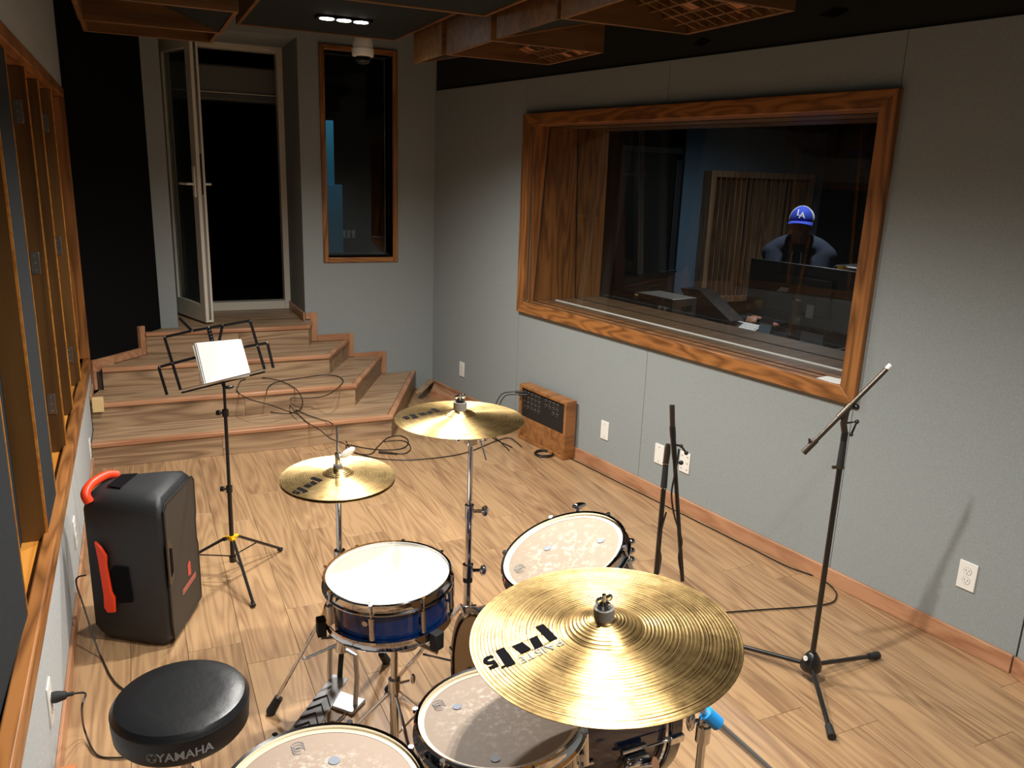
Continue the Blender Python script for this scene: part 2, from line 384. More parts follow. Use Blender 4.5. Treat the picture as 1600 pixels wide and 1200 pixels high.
# ---- left wall with its recessed panel niche
NY0, NY1, NZ0, NZ1, NXB = .5, 5.645, .50, 2.10, -.42
wl = MB().box((XL - .3, -1.7, 0), (XL, 5.70, .45)).box((XL - .3, -1.7, 2.15), (XL, 5.70, ZC)).box((XL - .3, -1.7, .45), (XL, NY0 - .05, 2.15)).box((XL - .3, NY0 - .05, .45), (NXB - .012, 5.70, 2.15))
wl = struct(wl.build('wall_left', G['leftlit'], smooth=False))
struct(box((XL, -1.7, 0), (XL + .012, 5.03, .07)).build('baseboard_left', G['trimy'], bevel=.003))
nf = thing('panel_niche', 'shallow wooden wall niche with sill, holding fabric panels on the left wall', 'wall niche', (XL, 3.0, .45))
box((XL - .035, NY0 - .05, .45), (XL + .008, 5.70, .525)).build('sill_rail', G['oaky'], nf, bevel=.006)
box((XL - .035, NY0 - .05, 2.10), (XL + .008, 5.70, 2.15)).build('top_rail', G['oaky'], nf, bevel=.004)
box((XL - .08, 5.645, .525), (XL + .008, 5.70, 2.10)).build('end_stile', G['oakz'], nf, bevel=.004)
box((NXB - .01, NY0, .45), (XL - .036, NY1, NZ0)).build('shelf', G['shelf'], nf, smooth=False)
box((NXB - .01, NY0, 2.10), (XL - .036, NY1, 2.13)).build('head_board', G['oaky'], nf, smooth=False)
box((NXB - .011, NY0, NZ0), (NXB, NY1, 2.10)).build('back_fabric', G['dfab'], nf, smooth=False)
def hinge(parent, y, z, x):
    h = box((x, y - .004, z - .045), (x + .034, y, z + .045)).build('hinge', G['steel'], parent, bevel=.001)
    for dz in (-.03, 0, .03): MB().cyl((x + .017, y - .004, z + dz), (x + .017, y - .006, z + dz), .004, seg=8).build('screw', G['chromed'], h)
def niche_box(name, label, y0, y1, xf, xn=None, hinges=None):
    t = thing(name, label, 'acoustic panel', ((XL + NXB) / 2, (y0 + y1) / 2, NZ0), group=None)
    xn = xf if xn is None else xn
    b = [(NXB + .001, y0, NZ0 + .001), (xn - .006, y0, NZ0 + .001), (xf - .006, y1, NZ0 + .001), (NXB + .001, y1, NZ0 + .001)]
    tp = [(p[0], p[1], NZ1 - .003) for p in b]
    MB().hexa(b, tp).build('core', G['ply'], t, smooth=False)
    if y1 - y0 > .1:
        b = [(xn - .006, y0 + .008, NZ0 + .004), (xn, y0 + .008, NZ0 + .004), (xf, y1 - .008, NZ0 + .004), (xf - .006, y1 - .008, NZ0 + .004)]
        MB().hexa(b, [(p[0], p[1], NZ1 - .006) for p in b]).build('fabric_face', G['dfab'], t, smooth=False)
        for yy, xx in ((y0, xn), (y1, xf)):
            box((xx - .006, min(yy, yy + .006 * (1 if yy == y0 else -1)), NZ0 + .004), (xx + .002, max(yy, yy + .006 * (1 if yy == y0 else -1)), NZ1 - .006)).build('edge_strip', G['shelf'], t, smooth=False)
    else:
        box((xf - .006, y0 + .001, NZ0 + .004), (xf - .001, y0 + .007, NZ1 - .006)).build('edge_strip', G['shelf'], t, smooth=False)
    for z in (hinges or ()): hinge(t, y0, z, NXB + .022)
    return t
niche_box('fabric_panel', 'wide charcoal fabric panel turned inward in the wooden wall niche', 1.35, 2.37, -.348, -.385)
niche_box('fabric_panel', 'narrow charcoal fabric panel with wide brown wooden side in the wall niche', 2.93, 3.29, -.342)
niche_box('wooden_fin', 'wooden fin with three steel hinges beside the narrow fabric panel', 3.88, 3.91, -.338, hinges=(.72, 1.33, 1.93))
niche_box('wooden_fin', 'plain dark wooden fin between two hinged fins in the wall niche', 4.457, 4.487, -.342)
niche_box('wooden_fin', 'wooden fin with steel hinges nearest the black wall end of the niche', 5.06, 5.09, -.334, hinges=(.68, 1.29, 1.93))

# ---- black angled wall between left wall and back wall
struct(MB().prism([(XL, 5.70, 0), (.125, YB, 0), (.125, YB + .25, 0), (XL - .3, YB + .25, 0), (XL - .3, 5.70, 0)], (0, 0, ZC)).build('wall_left_rear', G['black'], smooth=False))

# ---- back wall with door recess and narrow window
DX0, DX1, DZ0, DZ1, DY = .24, 1.143, .60, 2.63, 6.85
WX0, WX1, WZ0, WZ1 = 1.33, 1.835, 1.09, 2.565
wb = MB()
wb.box((.125, YB, 0), (DX0, DY, ZC)).box((DX0, YB, DZ1), (DX1, DY, ZC)).box((DX0, YB, 0), (DX1, DY, DZ0 - .03))
wb.box((DX1, YB, 0), (WX0, YB + .22, ZC)).box((WX0, YB, 0), (WX1, YB + .22, WZ0)).box((WX0, YB, WZ1), (WX1, YB + .22, ZC)).box((WX1, YB, 0), (2.21, YB + .22, ZC))
wb.box((DX1, YB + .22, 0), (DX1 + .1, DY, ZC))
struct(wb.build('wall_back', G['fabric'], smooth=False))
# narrow window
w1 = struct(thing('window_1', 'narrow wooden framed fixed window beside the door', 'window', ((WX0 + WX1) / 2, YB, WZ0)))
fw = .038
for (a, b, mt, nm) in (((WX0 - fw, YB - .016, WZ0 - fw), (WX0, YB + .2, WZ1 + fw), 'oakz', 'jamb'), ((WX1, YB - .016, WZ0 - fw), (WX1 + fw, YB + .2, WZ1 + fw), 'oakz', 'jamb'),
                       ((WX0, YB - .016, WZ0 - fw), (WX1, YB + .2, WZ0), 'oak', 'sill'), ((WX0, YB - .016, WZ1), (WX1, YB + .2, WZ1 + fw), 'oak', 'head')):
    box(a, b).build(nm, G[mt], w1, bevel=.004)
box((WX0, YB + .09, WZ0), (WX1, YB + .098, WZ1)).build('pane', G['glass'], w1, smooth=False)
box((WX0, YB + .104, WZ0), (WX1, YB + .15, WZ0 + .02)).build('glazing_bead', G['rubber'], w1, smooth=False)
# corridor behind the narrow window
cr = MB().box((1.26, 6.42, -.1), (2.7, 8.6, 0)).box((1.2, 6.42, 0), (1.25, 8.6, 2.95)).box((2.7, 6.42, 0), (2.8, 8.6, 2.95)).box((1.2, 8.6, 0), (2.8, 8.7, 2.95)).box((1.2, 6.42, 2.95), (2.8, 8.6, 3.0))  # side wall next to the hall added to block lamp light there
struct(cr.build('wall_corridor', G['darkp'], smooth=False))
cyl_y = 7.7
a = YP(512, 188, cyl_y); b = YP(523, 292, cyl_y); c = YP(535, 402, cyl_y)
cp = thing('corridor_strip', 'cyan panels standing in for a blue-lit strip behind the narrow window', 'door', (1.55, 8.0, 0))  # blue light on the corridor wall, put in as cyan colour
box((1.258, cyl_y, .02), (b.x, cyl_y + .04, a.z)).build('upper_strip', G['cyan'], cp, bevel=.003)
box((1.258, cyl_y - .05, .02), (c.x, cyl_y - .01, b.z + .02)).build('lower_strip', G['cyan'], cp, bevel=.003)
sp = YP(546, 366, 8.55)
sw = thing('switch_plate', 'triple rocker switch plate inside the dark corridor', 'light switch', (sp.x, 8.6, sp.z))
box((sp.x - .09, 8.585, sp.z - .06), (sp.x + .09, 8.6, sp.z + .06)).build('plate', G['darkp'], sw, bevel=.003)
for k in (-1, 0, 1): box((sp.x + k * .05 - .018, 8.575, sp.z - .04), (sp.x + k * .05 + .018, 8.586, sp.z + .04)).build('rocker', G['white'], sw, bevel=.002)
cl = thing('corridor_fill_lamp', 'unseen lamp added to light the strip beyond the narrow window', 'lamp', (1.55, 7.2, 2.94))  # added out of view to brighten the cyan strip
MB().cyl((1.55, 7.2, 2.90), (1.55, 7.2, 2.945), .07, seg=20).build('housing', G['white'], cl)
spot('corridor_fill_beam', (1.55, 7.2, 2.88), 16, (.75, .9, 1), 70, .6, .05, (1.36, 7.75, 1.2))

# ---- door: frame, open leaf, hall beyond
d1 = struct(thing('door_1', 'white framed glazed door standing open at the top of the steps', 'door', (.72, DY, DZ0)))
FXR = 1.16
box((1.098, DY - .03, DZ0), (FXR, DY + .07, 2.65)).build('frame_post', G['upvc'], d1, bevel=.004)
box((.241, DY - .03, DZ0), (.292, DY + .07, 2.65)).build('frame_post', G['upvc'], d1, bevel=.004)
box((.292, DY - .03, 2.588), (1.098, DY + .07, 2.65)).build('frame_head', G['upvc'], d1, bevel=.004)
box((.292, DY - .03, DZ0), (1.098, DY + .07, .668)).build('frame_sill', G['upvc'], d1, bevel=.004)
box((1.0, DY - .034, 2.6), (1.05, DY - .03, 2.612)).build('label_strip', G['paper'], d1, smooth=False)
hp = V((.272, 6.79, 0)); fp = V((.462, 6.25, 0)); u = (fp - hp).normalized(); nrm = V((u.y, -u.x, 0)); Lw = (fp - hp).length
ml = MX(((u.x, nrm.x, 0, hp.x), (u.y, nrm.y, 0, hp.y), (0, 0, 1, .615), (0, 0, 0, 1)))
LH = 1.98; st = .085; th = .06
lf = box((0, -th / 2, 0), (st, th / 2, LH), ml).build('leaf', G['upvc'], d1, bevel=.004)
box((Lw - st, -th / 2, 0), (Lw, th / 2, LH), ml).build('leaf_stile', G['upvc'], lf, bevel=.004)
box((st, -th / 2, 0), (Lw - st, th / 2, .13), ml).build('bottom_rail', G['upvc'], lf, bevel=.004)
box((st, -th / 2, LH - st), (Lw - st, th / 2, LH), ml).build('top_rail', G['upvc'], lf, bevel=.004)
box((st, -.012, .13), (Lw - st, .012, LH - st), ml).build('pane', G['glassd'], lf, smooth=False)
box((Lw - .001, -.012, .02), (Lw + .002, .006, LH - .02), ml).build('lock_strip', G['steel'], lf, smooth=False)
box((Lw + .001, -.008, .92), (Lw + .004, .004, 1.2), ml).build('latch', G['blackm'], lf, smooth=False)
hz = 1.606 - .615
for sgn in (-1, 1):
    box((Lw - .06, sgn * .03, hz - .09), (Lw - .03, sgn * .042, hz + .12), ml).build('handle_plate', G['white'], lf, bevel=.002)
    MB().tube([ml @ V((Lw - .045, sgn * .04, hz)), ml @ V((Lw - .045, sgn * .085, hz)), ml @ V((Lw - .065, sgn * .09, hz)), ml @ V((Lw - .16, sgn * .09, hz))], .009, 10).build('handle', G['white'], lf)
for z in (.2, 1.0, 1.75):
    MB().cyl(ml @ V((-.008, .03, z)), ml @ V((-.008, .03, z + .1)), .011, seg=12).build('hinge', G['white'], lf)
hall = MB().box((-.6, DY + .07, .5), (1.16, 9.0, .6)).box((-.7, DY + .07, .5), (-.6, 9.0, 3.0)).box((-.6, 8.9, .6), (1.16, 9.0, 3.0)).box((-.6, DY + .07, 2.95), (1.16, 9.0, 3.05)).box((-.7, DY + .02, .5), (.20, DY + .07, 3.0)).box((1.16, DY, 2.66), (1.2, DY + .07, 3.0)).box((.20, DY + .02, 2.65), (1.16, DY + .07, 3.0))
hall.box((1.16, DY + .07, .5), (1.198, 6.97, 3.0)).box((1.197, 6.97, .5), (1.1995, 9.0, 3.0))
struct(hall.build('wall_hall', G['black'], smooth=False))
a0 = YP(347, 100, 7.0); a1 = YP(440, 162, 7.0)
ac = thing('air_conditioner', 'grey wall mounted air conditioner in the dark hall beyond the door', 'air conditioner', (.75, 7.1, a1.z))
box((.25, 7.02, a1.z), (1.196, 7.21, a0.z)).build('body', mat('ac_grey', (112, 112, 110), .5), ac, bevel=.02)
box((.26, 7.005, a1.z + .05), (1.19, 7.025, a1.z + .058)).build('louvre', G['upvc'], ac, smooth=False)
box((.26, 7.0, a1.z + .012), (1.19, 7.025, a1.z + .045)).build('air_flap', mat('ac_flap', (92, 92, 92), .5), ac, smooth=False)
box((.4, 7.21, a1.z + .05), (1.1, 8.898, a0.z - .05)).build('wall_bracket', G['blackc'], ac, smooth=False)

# ---- right wall made of fabric panels
WS0, WS1, WZa, WZb = 1.33, 3.77, .922, 2.055      # clear window opening in wall frame
_g = .031
wr = MB().box((-.02, .014, 0), (WS0 - _g, .62, 2.344), M_R).box((WS0 - _g, .014, 0), (WS1 + _g, .62, WZa - _g), M_R).box((WS0 - _g, .014, WZb + _g), (WS1 + _g, .62, 2.344), M_R).box((WS1 + _g, .014, 0), (4.66, .62, 2.344), M_R)
wr = struct(wr.build('wall_right', G['blackc'], smooth=False))
seams = [0.0, 1.246, 2.54, 3.83, 4.635]
for s0, s1 in zip(seams[:-1], seams[1:]):
    g = .0016; b = MB(); s0 += g; s1 -= g
    lo, hi = max(s0, WS0), min(s1, WS1)
    if lo < hi:
        b.box((lo, 0, 0), (hi, .0139, WZa), M_R).box((lo, 0, WZb), (hi, .0139, 2.344), M_R)
        if s0 < lo: b.box((s0, 0, 0), (lo, .0139, 2.344), M_R)
        if hi < s1: b.box((hi, 0, 0), (s1, .0139, 2.344), M_R)
    else: b.box((s0, 0, 0), (s1, .0139, 2.344), M_R)
    b.build('fabric_panel', G['fabric'], wr, smooth=False)
bandw = struct(MB().box((-.02, .01, 2.3445), (4.7, .62, ZC + .05), M_R).build('wall_right_band', G['blackc'], smooth=False))
for q in ((1301, 20, .07), (1095, 66, .055)):
    c = PL(q[0], q[1], O_R, N_R); s = (c - O_R).dot(E_R); w = q[2]
    v_ = MB().prism([RW(s - w, .006, c.z), RW(s, .006, c.z - .02), RW(s + w, .006, c.z), RW(s, .006, c.z + .02)], N_R * .0039)
    tag(v_.build('vent', G['ink'], smooth=False), 'dark diamond vent ' + ('right of the large grid diffuser, above the big window' if q[0] > 1200 else 'just below the tip of the large grid diffuser'), 'vent')
struct(MB().box((.03, -.016, 0), (4.63, -.0002, .075), M_R).build('baseboard_right', G['trimy'], bevel=.003))
bb2 = None
# short wall turning in at the lower right
KP = RW(4.64, 0, 0); KD = (V((2.889, 1.568, 0)) - V((2.904, 1.622, 0))).normalized()
KN = V((-KD.y, KD.x, 0)); KN = KN if KN.x > 0 else -KN
ke = KP + KD * 3.2
struct(MB().prism([KP, ke, ke + KN * .2, KP + KN * .2], (0, 0, ZC)).build('wall_right_near', G['fabric'], smooth=False))
struct(MB().prism([KP - KN * .0003, ke - KN * .0003, ke - KN * .015, KP - KN * .015], (0, 0, .075)).build('baseboard_right_near', G['trimy'], bevel=.003))
struct(box((-.7, -1.8, 0), (3.6, -1.7, ZC)).build('wall_front', G['fabric'], smooth=False))
struct(box((-.8, -1.8, ZC), (3.4, 6.9, ZC + .08)).build('ceiling', G['blackc'], smooth=False))

# ---- big control room window
w2 = struct(thing('window_2', 'large wooden framed control room window with deep sill', 'window', RW(2.5, 0, WZa)))
cas = .075
def wpart(nm, a, b, mt, bev=.005): return box(a, b, M_R).build(nm, G[mt], w2, bevel=bev)
def wq(nm, q, d0, d1, mt):   # mitred casing board in wall frame
    return MB().hexa([RW(p[0], d0, p[1]) for p in q], [RW(p[0], d1, p[1]) for p in q]).build(nm, G[mt], w2, bevel=.004)
o0, o1, z0, z1 = WS0 - cas, WS1 + cas, WZa - cas, WZb + cas
wq('casing', [(o0, z0), (o1, z0), (WS1, WZa), (WS0, WZa)], -.03, .016, 'oaky')
wq('casing', [(o0, z1), (WS0, WZb), (WS1, WZb), (o1, z1)], -.03, .016, 'oaky')
wq('casing', [(o0, z0), (WS0, WZa), (WS0, WZb), (o0, z1)], -.03, .016, 'oakz')
wq('casing', [(o1, z0), (o1, z1), (WS1, WZb), (WS1, WZa)], -.03, .016, 'oakz')
D0 = .016
for (nm, d0, d1, mt) in (('reveal', D0, .12, 'oak'), ('reveal', .12, .40, 'sill'), ('reveal', .40, .64, 'sill')):
    b_ = .03
    wpart('sill_board', (WS0 - b_, d0, WZa - b_), (WS1 + b_, d1, WZa), mt, .002)
    wpart('head_board', (WS0 - b_, d0, WZb), (WS1 + b_, d1, WZb + b_), mt, .002)
    wpart('jamb_board', (WS0 - b_, d0, WZa), (WS0, d1, WZb), 'oakz', .002)
    wpart('jamb_board', (WS1, d0, WZa), (WS1 + b_, d1, WZb), 'oakz', .002)
def tilt_pane(db, dt):
    q = [(WS0 + .0005, WZa + .0005, db), (WS1 - .0005, WZa + .0005, db), (WS1 - .0005, WZb - .0005, dt), (WS0 + .0005, WZb - .0005, dt)]
    MB().hexa([RW(p[0], p[2], p[1]) for p in q], [RW(p[0], p[2] + .007, p[1]) for p in q]).build('pane', G['glass'], w2, smooth=False)
    for sx in (WS0 + .0006, WS1 - .0036):
        MB().hexa([RW(sx, db - .006, WZa + .001), RW(sx + .003, db - .006, WZa + .001), RW(sx + .003, db - .001, WZa + .001), RW(sx, db - .001, WZa + .001)], [RW(sx, dt - .006, WZb - .001), RW(sx + .003, dt - .006, WZb - .001), RW(sx + .003, dt - .001, WZb - .001), RW(sx, dt - .001, WZb - .001)]).build('glazing_bead', G['rubber'], w2, smooth=False)
    for z, d in ((WZa + .0006, db), (WZb - .0036, dt)): box((WS0 + .004, d - .007, z), (WS1 - .004, d - .001, z + .003), M_R).build('glazing_bead', G['rubber'], w2, smooth=False)
tilt_pane(.062, .135); tilt_pane(.42, .37)
wpart('cable_duct', (WS0 + .04, .215, WZa), (WS1 - .01, .225, WZa + .006), 'white', 0)
# torn paper on the sill
q = [PL(x, y, RW(0, 0, WZa + .0015), (0, 0, 1)) for x, y in ((1276, 591), (1292, 588), (1308, 591), (1325, 594), (1326, 603), (1300, 598))]
tag(MB().prism(q, (0, 0, .002)).build('paper_scrap', G['paper'], smooth=False), 'torn white paper scrap lying on the window sill', 'paper')

# ---- wall plates
def plate(name, label, cat, M, w=.07, h=.115, kind='duplex', group=None):
    t = thing(name, label, cat, M.translation, M.to_3x3(), group)     # local: x right, y out of wall, z up (centre)
    box((-w / 2, 0, -h / 2), (w / 2, .006, h / 2)).build('cover_plate', G['white'], t, world=False, bevel=.002)
    if kind == 'duplex':
        for z in (-.02, .02):
            s_ = MB().lathe([(0, .0), (.016, .0), (.0165, -.001)], 20, MX.Translation((0, .0062, z)) @ MX.Rotation(-PI / 2, 4, 'X')).build('socket', G['slot'], t, world=False)
            MB().lathe([(0, 0), (.0145, 0), (.015, -.001)], 20, MX.Translation((0, .0075, z)) @ MX.Rotation(-PI / 2, 4, 'X')).build('socket_face', G['white'], s_, world=False)
            for x in (-.006, .006): box((x - .001, .0074, z), (x + .001, .0085, z + .007)).build('slot', G['slot'], s_, world=False)
            MB().cyl((0, .0074, z - .007), (0, .0085, z - .007), .002, seg=8).build('slot', G['slot'], s_, world=False)
    elif kind == 'quad':
        for x in (-.02, .02):
            for z in (-.036, .0, .036): box((x - .006, .0059, z - .004), (x + .006, .0072, z + .004)).build('socket', G['portg'], t, world=False)
    else:
        for z in (-h * .36, h * .36): MB().cyl((0, .0059, z), (0, .0072, z), .003, seg=8).build('screw', G['slot'], t, world=False)
    return t
def MRW(s, z):   # plate frame on right wall facing the room
    x = -E_R; y = -N_R
    c = RW(s, 0, z); return MX(((x.x, y.x, 0, c.x), (x.y, y.y, 0, c.y), (0, 0, 1, c.z), (0, 0, 0, 1)))
plate('wall_outlet', 'white duplex wall outlet to the right of the boom microphone stand', 'outlet', MRW(4.414, .303), .07, .115)
plate('wall_outlet', 'white duplex wall outlet close to the corner by the steps', 'outlet', MRW(.49, .263), .07, .115)
plate('blank_plate', 'blank white wall plate with two screws beside the wooden stage box', 'wall plate', MRW(2.224, .264), .07, .115, 'blank')
plate('blank_plate', 'blank white wall plate partly behind the folded microphone stand', 'wall plate', MRW(2.70, .262), .07, .115, 'blank')
plate('data_plate', 'white wall plate with six small ports behind the folded microphone stand', 'wall plate', MRW(2.896, .276), .074, .115, 'quad')
def MLW(y, z): return MX(((0, 1, 0, XL), (-1, 0, 0, y), (0, 0, 1, z), (0, 0, 0, 1)))
plate('wall_outlet', 'white wall outlet on the left wall nearest the steps', 'outlet', MLW(4.94, .158), .07, .11)
plate('wall_outlet', 'white wall outlet on the left wall beside the black loudspeaker', 'outlet', MLW(3.57, .24), .07, .125)
plate('wall_outlet', 'white wall outlet on the left wall with a black plug in it', 'outlet', MLW(2.35, .25), .07, .125)

# =====================================================================  STEPS
stp = thing('entry_steps', 'four wood laminate steps fanning out below the open door', 'stairs', (.6, 5.6, 0))
HS = [.151, .302, .444, .60]; FY = [5.03, 5.343, 5.686, 6.03]
XLs = [XL + .003, XL + .003, -.255, .02]
XR0 = [1.48, 1.313, 1.21, 1.135]; XR1 = [2.02, 1.74, 1.475, 1.19]
def black_x(y): return XL + (y - 5.70) * (.125 - XL) / (YB - 5.70) if y > 5.70 else XL
for i in range(4):
    h = HS[i]; h0 = HS[i - 1] if i else 0; y0 = FY[i]; xl = XLs[i]; ye = YB - .002
    right = lambda y: XR0[i] + (XR1[i] - XR0[i]) * (y - y0) / (YB - y0)
    yn = FY[i + 1] if i < 3 else ye
    # carcass under the tread
    lpts = [(max(XL, black_x(y0)) + .004, y0 + .012), (right(y0) - .012, y0 + .012), (right(ye) - .012, ye), (.13, ye), (black_x(ye) + .006, ye)]
    if y0 < 5.70: lpts.append((XL + .004, 5.70))
    MB().prism([(p[0], p[1], h0 + .0005) for p in lpts], (0, 0, h - h0 - .0205)).build('carcass', G['skinbase'], stp, smooth=False)
    # riser boards (front split in planks) and side board
    xs = [xl, xl + (XR0[i] - xl) * (.55 if i % 2 else .4), XR0[i]]
    for a, b in zip(xs[:-1], xs[1:]):
        box((a + .0006, y0, h0 + .0005), (b - .0006, y0 + .0115, h - .022)).build('riser', G['stepw'], stp, bevel=.001)
    p0 = V((XR0[i], y0, 0)); p1 = V((XR1[i], ye, 0)); un = (p1 - p0).normalized(); nn = V((-un.y, un.x, 0))
    MB().prism([p0 + V((0, 0, h0 + .0005)), p1 + V((0, 0, h0 + .0005)), p1 + nn * .0115 + V((0, 0, h0 + .0005)), p0 + nn * .0115 + V((0, 0, h0 + .0005))], (0, 0, h - h0 - .0225)).build('side_riser', G['stepw'], stp, bevel=.001)
    # tread planks (rows of laminate) clipped by left line and slanting right side
    rows = [y0 + .034]
    while rows[-1] + .2 < ye: rows.append(rows[-1] + .19)
    rows.append(ye)
    for a, b in zip(rows[:-1], rows[1:]):
        if a > yn + .05 and i < 3: # under the next step: only the right hand strip shows
            nr = lambda y: XR0[i + 1] + (XR1[i + 1] - XR0[i + 1]) * (y - FY[i + 1]) / (YB - FY[i + 1])
            la, lb = nr(a) - .05, nr(b) - .05
        else: la, lb = max(xl, black_x(a) + .006), max(xl, black_x(b) + .006)
        if i == 3: la, lb = max(la, .05), max(lb, .13)
        ra, rb = right(a) - .036, right(b) - .036
        MB().prism([(la, a + .0006, h - .02), (ra, a + .0006, h - .02), (rb, b - .0006, h - .02), (lb, b - .0006, h - .02)], (0, 0, .02)).build('tread_plank', G['stepw'], stp, bevel=.0008)
    # nosing along front and side
    box((xl, y0 - .012, h - .024), (XR0[i] - .002, y0 + .033, h + .004)).build('nosing', G['trim'], stp, bevel=.006)
    pa = p0 + V((.008, -.010, 0)); pb = p1 + V((.008, 0, 0))
    MB().prism([q + V((0, 0, h - .024)) for q in (pa, pb, pb - V((.044, 0, 0)), pa + V((-.044, .0, 0)))], (0, 0, .0285)).build('side_nosing', G['trimy'], stp, bevel=.006)
# landing inside the recess
for k, (a, b) in enumerate(((YB, 6.40), (6.40, 6.60), (6.60, DY - .03))):
    box((DX0 + .001, a + .0005, .571), (DX1 - .001, b - .0005, .60)).build('landing_plank', G['stepw'], stp, bevel=.0008)
box((DX1 - .014, YB + .004, .60), (DX1 - .001, DY - .032, .668)).build('skirting', G['trimy'], stp, bevel=.002)
# stepped skirting up the back wall
SKX = [1.775, 1.512, 1.230]; SKZ = [(.1555, .335), (.3065, .497), (.4485, .672)]
prev = None
for k in range(3):
    x1 = SKX[k]; zl, zh = SKZ[k]; t_ = .05
    box((x1 - t_, YB - .014, zl), (x1, YB - .0005, zh)).build('skirting', G['trimz'], stp, bevel=.002)
    x0 = SKX[k + 1] if k < 2 else DX1
    box((x0 + .0006, YB - .014, zh - t_), (x1 - t_ - .0006, YB - .0005, zh)).build('skirting', G['trim'], stp, bevel=.002)
# skirting at the left black wall
dl = (V((.125, YB, 0)) - V((XL, 5.70, 0))).normalized(); dn = V((dl.y, -dl.x, 0))
def bw(t, off, z): return V((XL, 5.70, z)) + dl * t + dn * off
for (t0, t1, za, zb) in ((.0, .18, .306, .50), (.18, .43, .448, .50), (.43, .48, .448, .65)):
    MB().hexa([bw(t0, .001, za), bw(t1, .001, za), bw(t1, .026, za), bw(t0, .026, za)], [bw(t0, .001, zb), bw(t1, .001, zb), bw(t1, .026, zb), bw(t0, .026, zb)]).build('skirting', G['trim'], stp, bevel=.002)
box((XL + .001, 5.348, .307), (XL + .012, 5.66, .36)).build('skirting', G['trimy'], stp, bevel=.002)
a = Z(152, 612, .306)
pk = MB().box((XL + .0125, 5.33, .307), (XL + .075, 5.37, .345)).box((XL + .0125, 5.318, .26), (XL + .075, 5.33, .345))
pk.build('corner_block', mat('pale_pine', (226, 196, 140), .6), stp, bevel=.002)
# loose triangular offcut in the far corner by the steps
q = [Z(x, y, .07) for x, y in ((650, 612), (659, 613), (681, 592), (671, 590))]
tag(MB().prism([p - V((0, 0, .012)) for p in q], (0, 0, .012)).build('trim_offcut', G['stepw'], bevel=.001), 'short wood offcut leaning in the corner beside the lowest step', 'wood offcut')
bx_ = Z(672, 600, .03)
co = MB().prism([(2.06, 5.9, .0), (2.2, 5.55, .0), (2.235, 5.57, .0), (2.16, 6.1, .0)], (0, 0, .056))
tag(co.build('corner_trim', G['trimy'], bevel=.002), 'wedge of reddish trim on the floor under the wood offcut', 'wood offcut')

# =====================================================================  CEILING CLOUDS
def tray(name, label, x0, x1, y0, y1, zb, fab_z=None, h=.18, t=.018, fabric=True):
    tt = thing(name, label, 'ceiling panel', ((x0 + x1) / 2, (y0 + y1) / 2, zb))
    box((x0, y0, zb), (x1, y0 + t, zb + h)).build('rim_board', G['cloudw'], tt, bevel=.002)
    box((x0, y1 - t, zb), (x1, y1, zb + h)).build('rim_board', G['cloudw'], tt, bevel=.002)
    box((x0, y0 + t, zb), (x0 + t, y1 - t, zb + h)).build('rim_board', G['cloudw'], tt, bevel=.002)
    box((x1 - t, y0 + t, zb), (x1, y1 - t, zb + h)).build('rim_board', G['cloudw'], tt, bevel=.002)
    if fabric:
        za, zc = fab_z if fab_z else (zb + .006, zb + .006)
        q = [(x0 + t, y0 + t, za), (x1 - t, y0 + t, zc), (x1 - t, y1 - t, zc), (x0 + t, y1 - t, za)]
        MB().prism(q, (0, 0, .02)).build('fabric_infill', G['cfab'], tt, smooth=False)
    for (x, y) in ((x0 + .08, y0 + .08), (x1 - .08, y1 - .08)):
        MB().cyl((x, y, zb + h * .5), (x, y, ZC), .003, seg=6).build('hanger', G['blackm'], tt)
    return tt
def wedge_tray(label, x0, x1, y0, y1, zb, dz, top, t=.018):
    """tray whose underside slopes up from the x0 side to the x1 side"""
    tt = thing('ceiling_cloud', label, 'ceiling panel', ((x0 + x1) / 2, (y0 + y1) / 2, zb))
    zz = lambda x: zb + dz * (x - x0) / (x1 - x0)
    def pc(nm, xa, xb, ya, yb, d0, zt, mt):
        MB().hexa([(xa, ya, zz(xa) + d0), (xb, ya, zz(xb) + d0), (xb, yb, zz(xb) + d0), (xa, yb, zz(xa) + d0)], [(p[0], p[1], zt if zt else zz(p[0]) + d0 + .02) for p in ((xa, ya), (xb, ya), (xb, yb), (xa, yb))]).build(nm, mt, tt, bevel=.002)
    for q in ((x0, x1, y0, y0 + t), (x0, x1, y1 - t, y1), (x0, x0 + t, y0 + t, y1 - t), (x1 - t, x1, y0 + t, y1 - t)): pc('rim_board', *q, 0, top, G['cloudw'])
    pc('fabric_infill', x0 + t, x1 - t, y0 + t, y1 - t, .008, None, G['cfab'])
    for (x, y) in ((x0 + .08, y0 + .08), (x1 - .08, y1 - .08)): MB().cyl((x, y, zz(x) + .03), (x, y, ZC), .003, seg=6).build('hanger', G['blackm'], tt)
    return tt
def led(parent_label, x, y, z):
    t = thing('led_fixture', parent_label, 'ceiling light', (x, y, z))
    box((x - .135, y - .035, z - .006), (x + .135, y + .035, z + .0055)).build('housing', G['ink'], t, bevel=.002)
    for k in (-1, 0, 1):
        MB().cyl((x + k * .083, y, z - .0062), (x + k * .083, y, z - .0085), .034, seg=20).build('led_lens', G['led'], t)
tray('ceiling_cloud', 'dark fabric ceiling cloud carrying the lit triple light above the steps', .56, 1.415, 3.70, 4.70, 2.45)
led('triple white LED ceiling light glowing above the steps', 1.0, 4.18, 2.45)
tray('ceiling_cloud', 'dark fabric ceiling cloud hanging lower in front of the lit cloud', .56, 1.415, 2.5, 3.40, 2.39)
tray('ceiling_cloud', 'dark fabric ceiling cloud high over the drum kit', .56, 1.415, 1.30, 2.30, 2.45)
tray('ceiling_cloud', 'dark fabric ceiling cloud behind the drum kit cloud', .56, 1.415, .0, 1.05, 2.45)
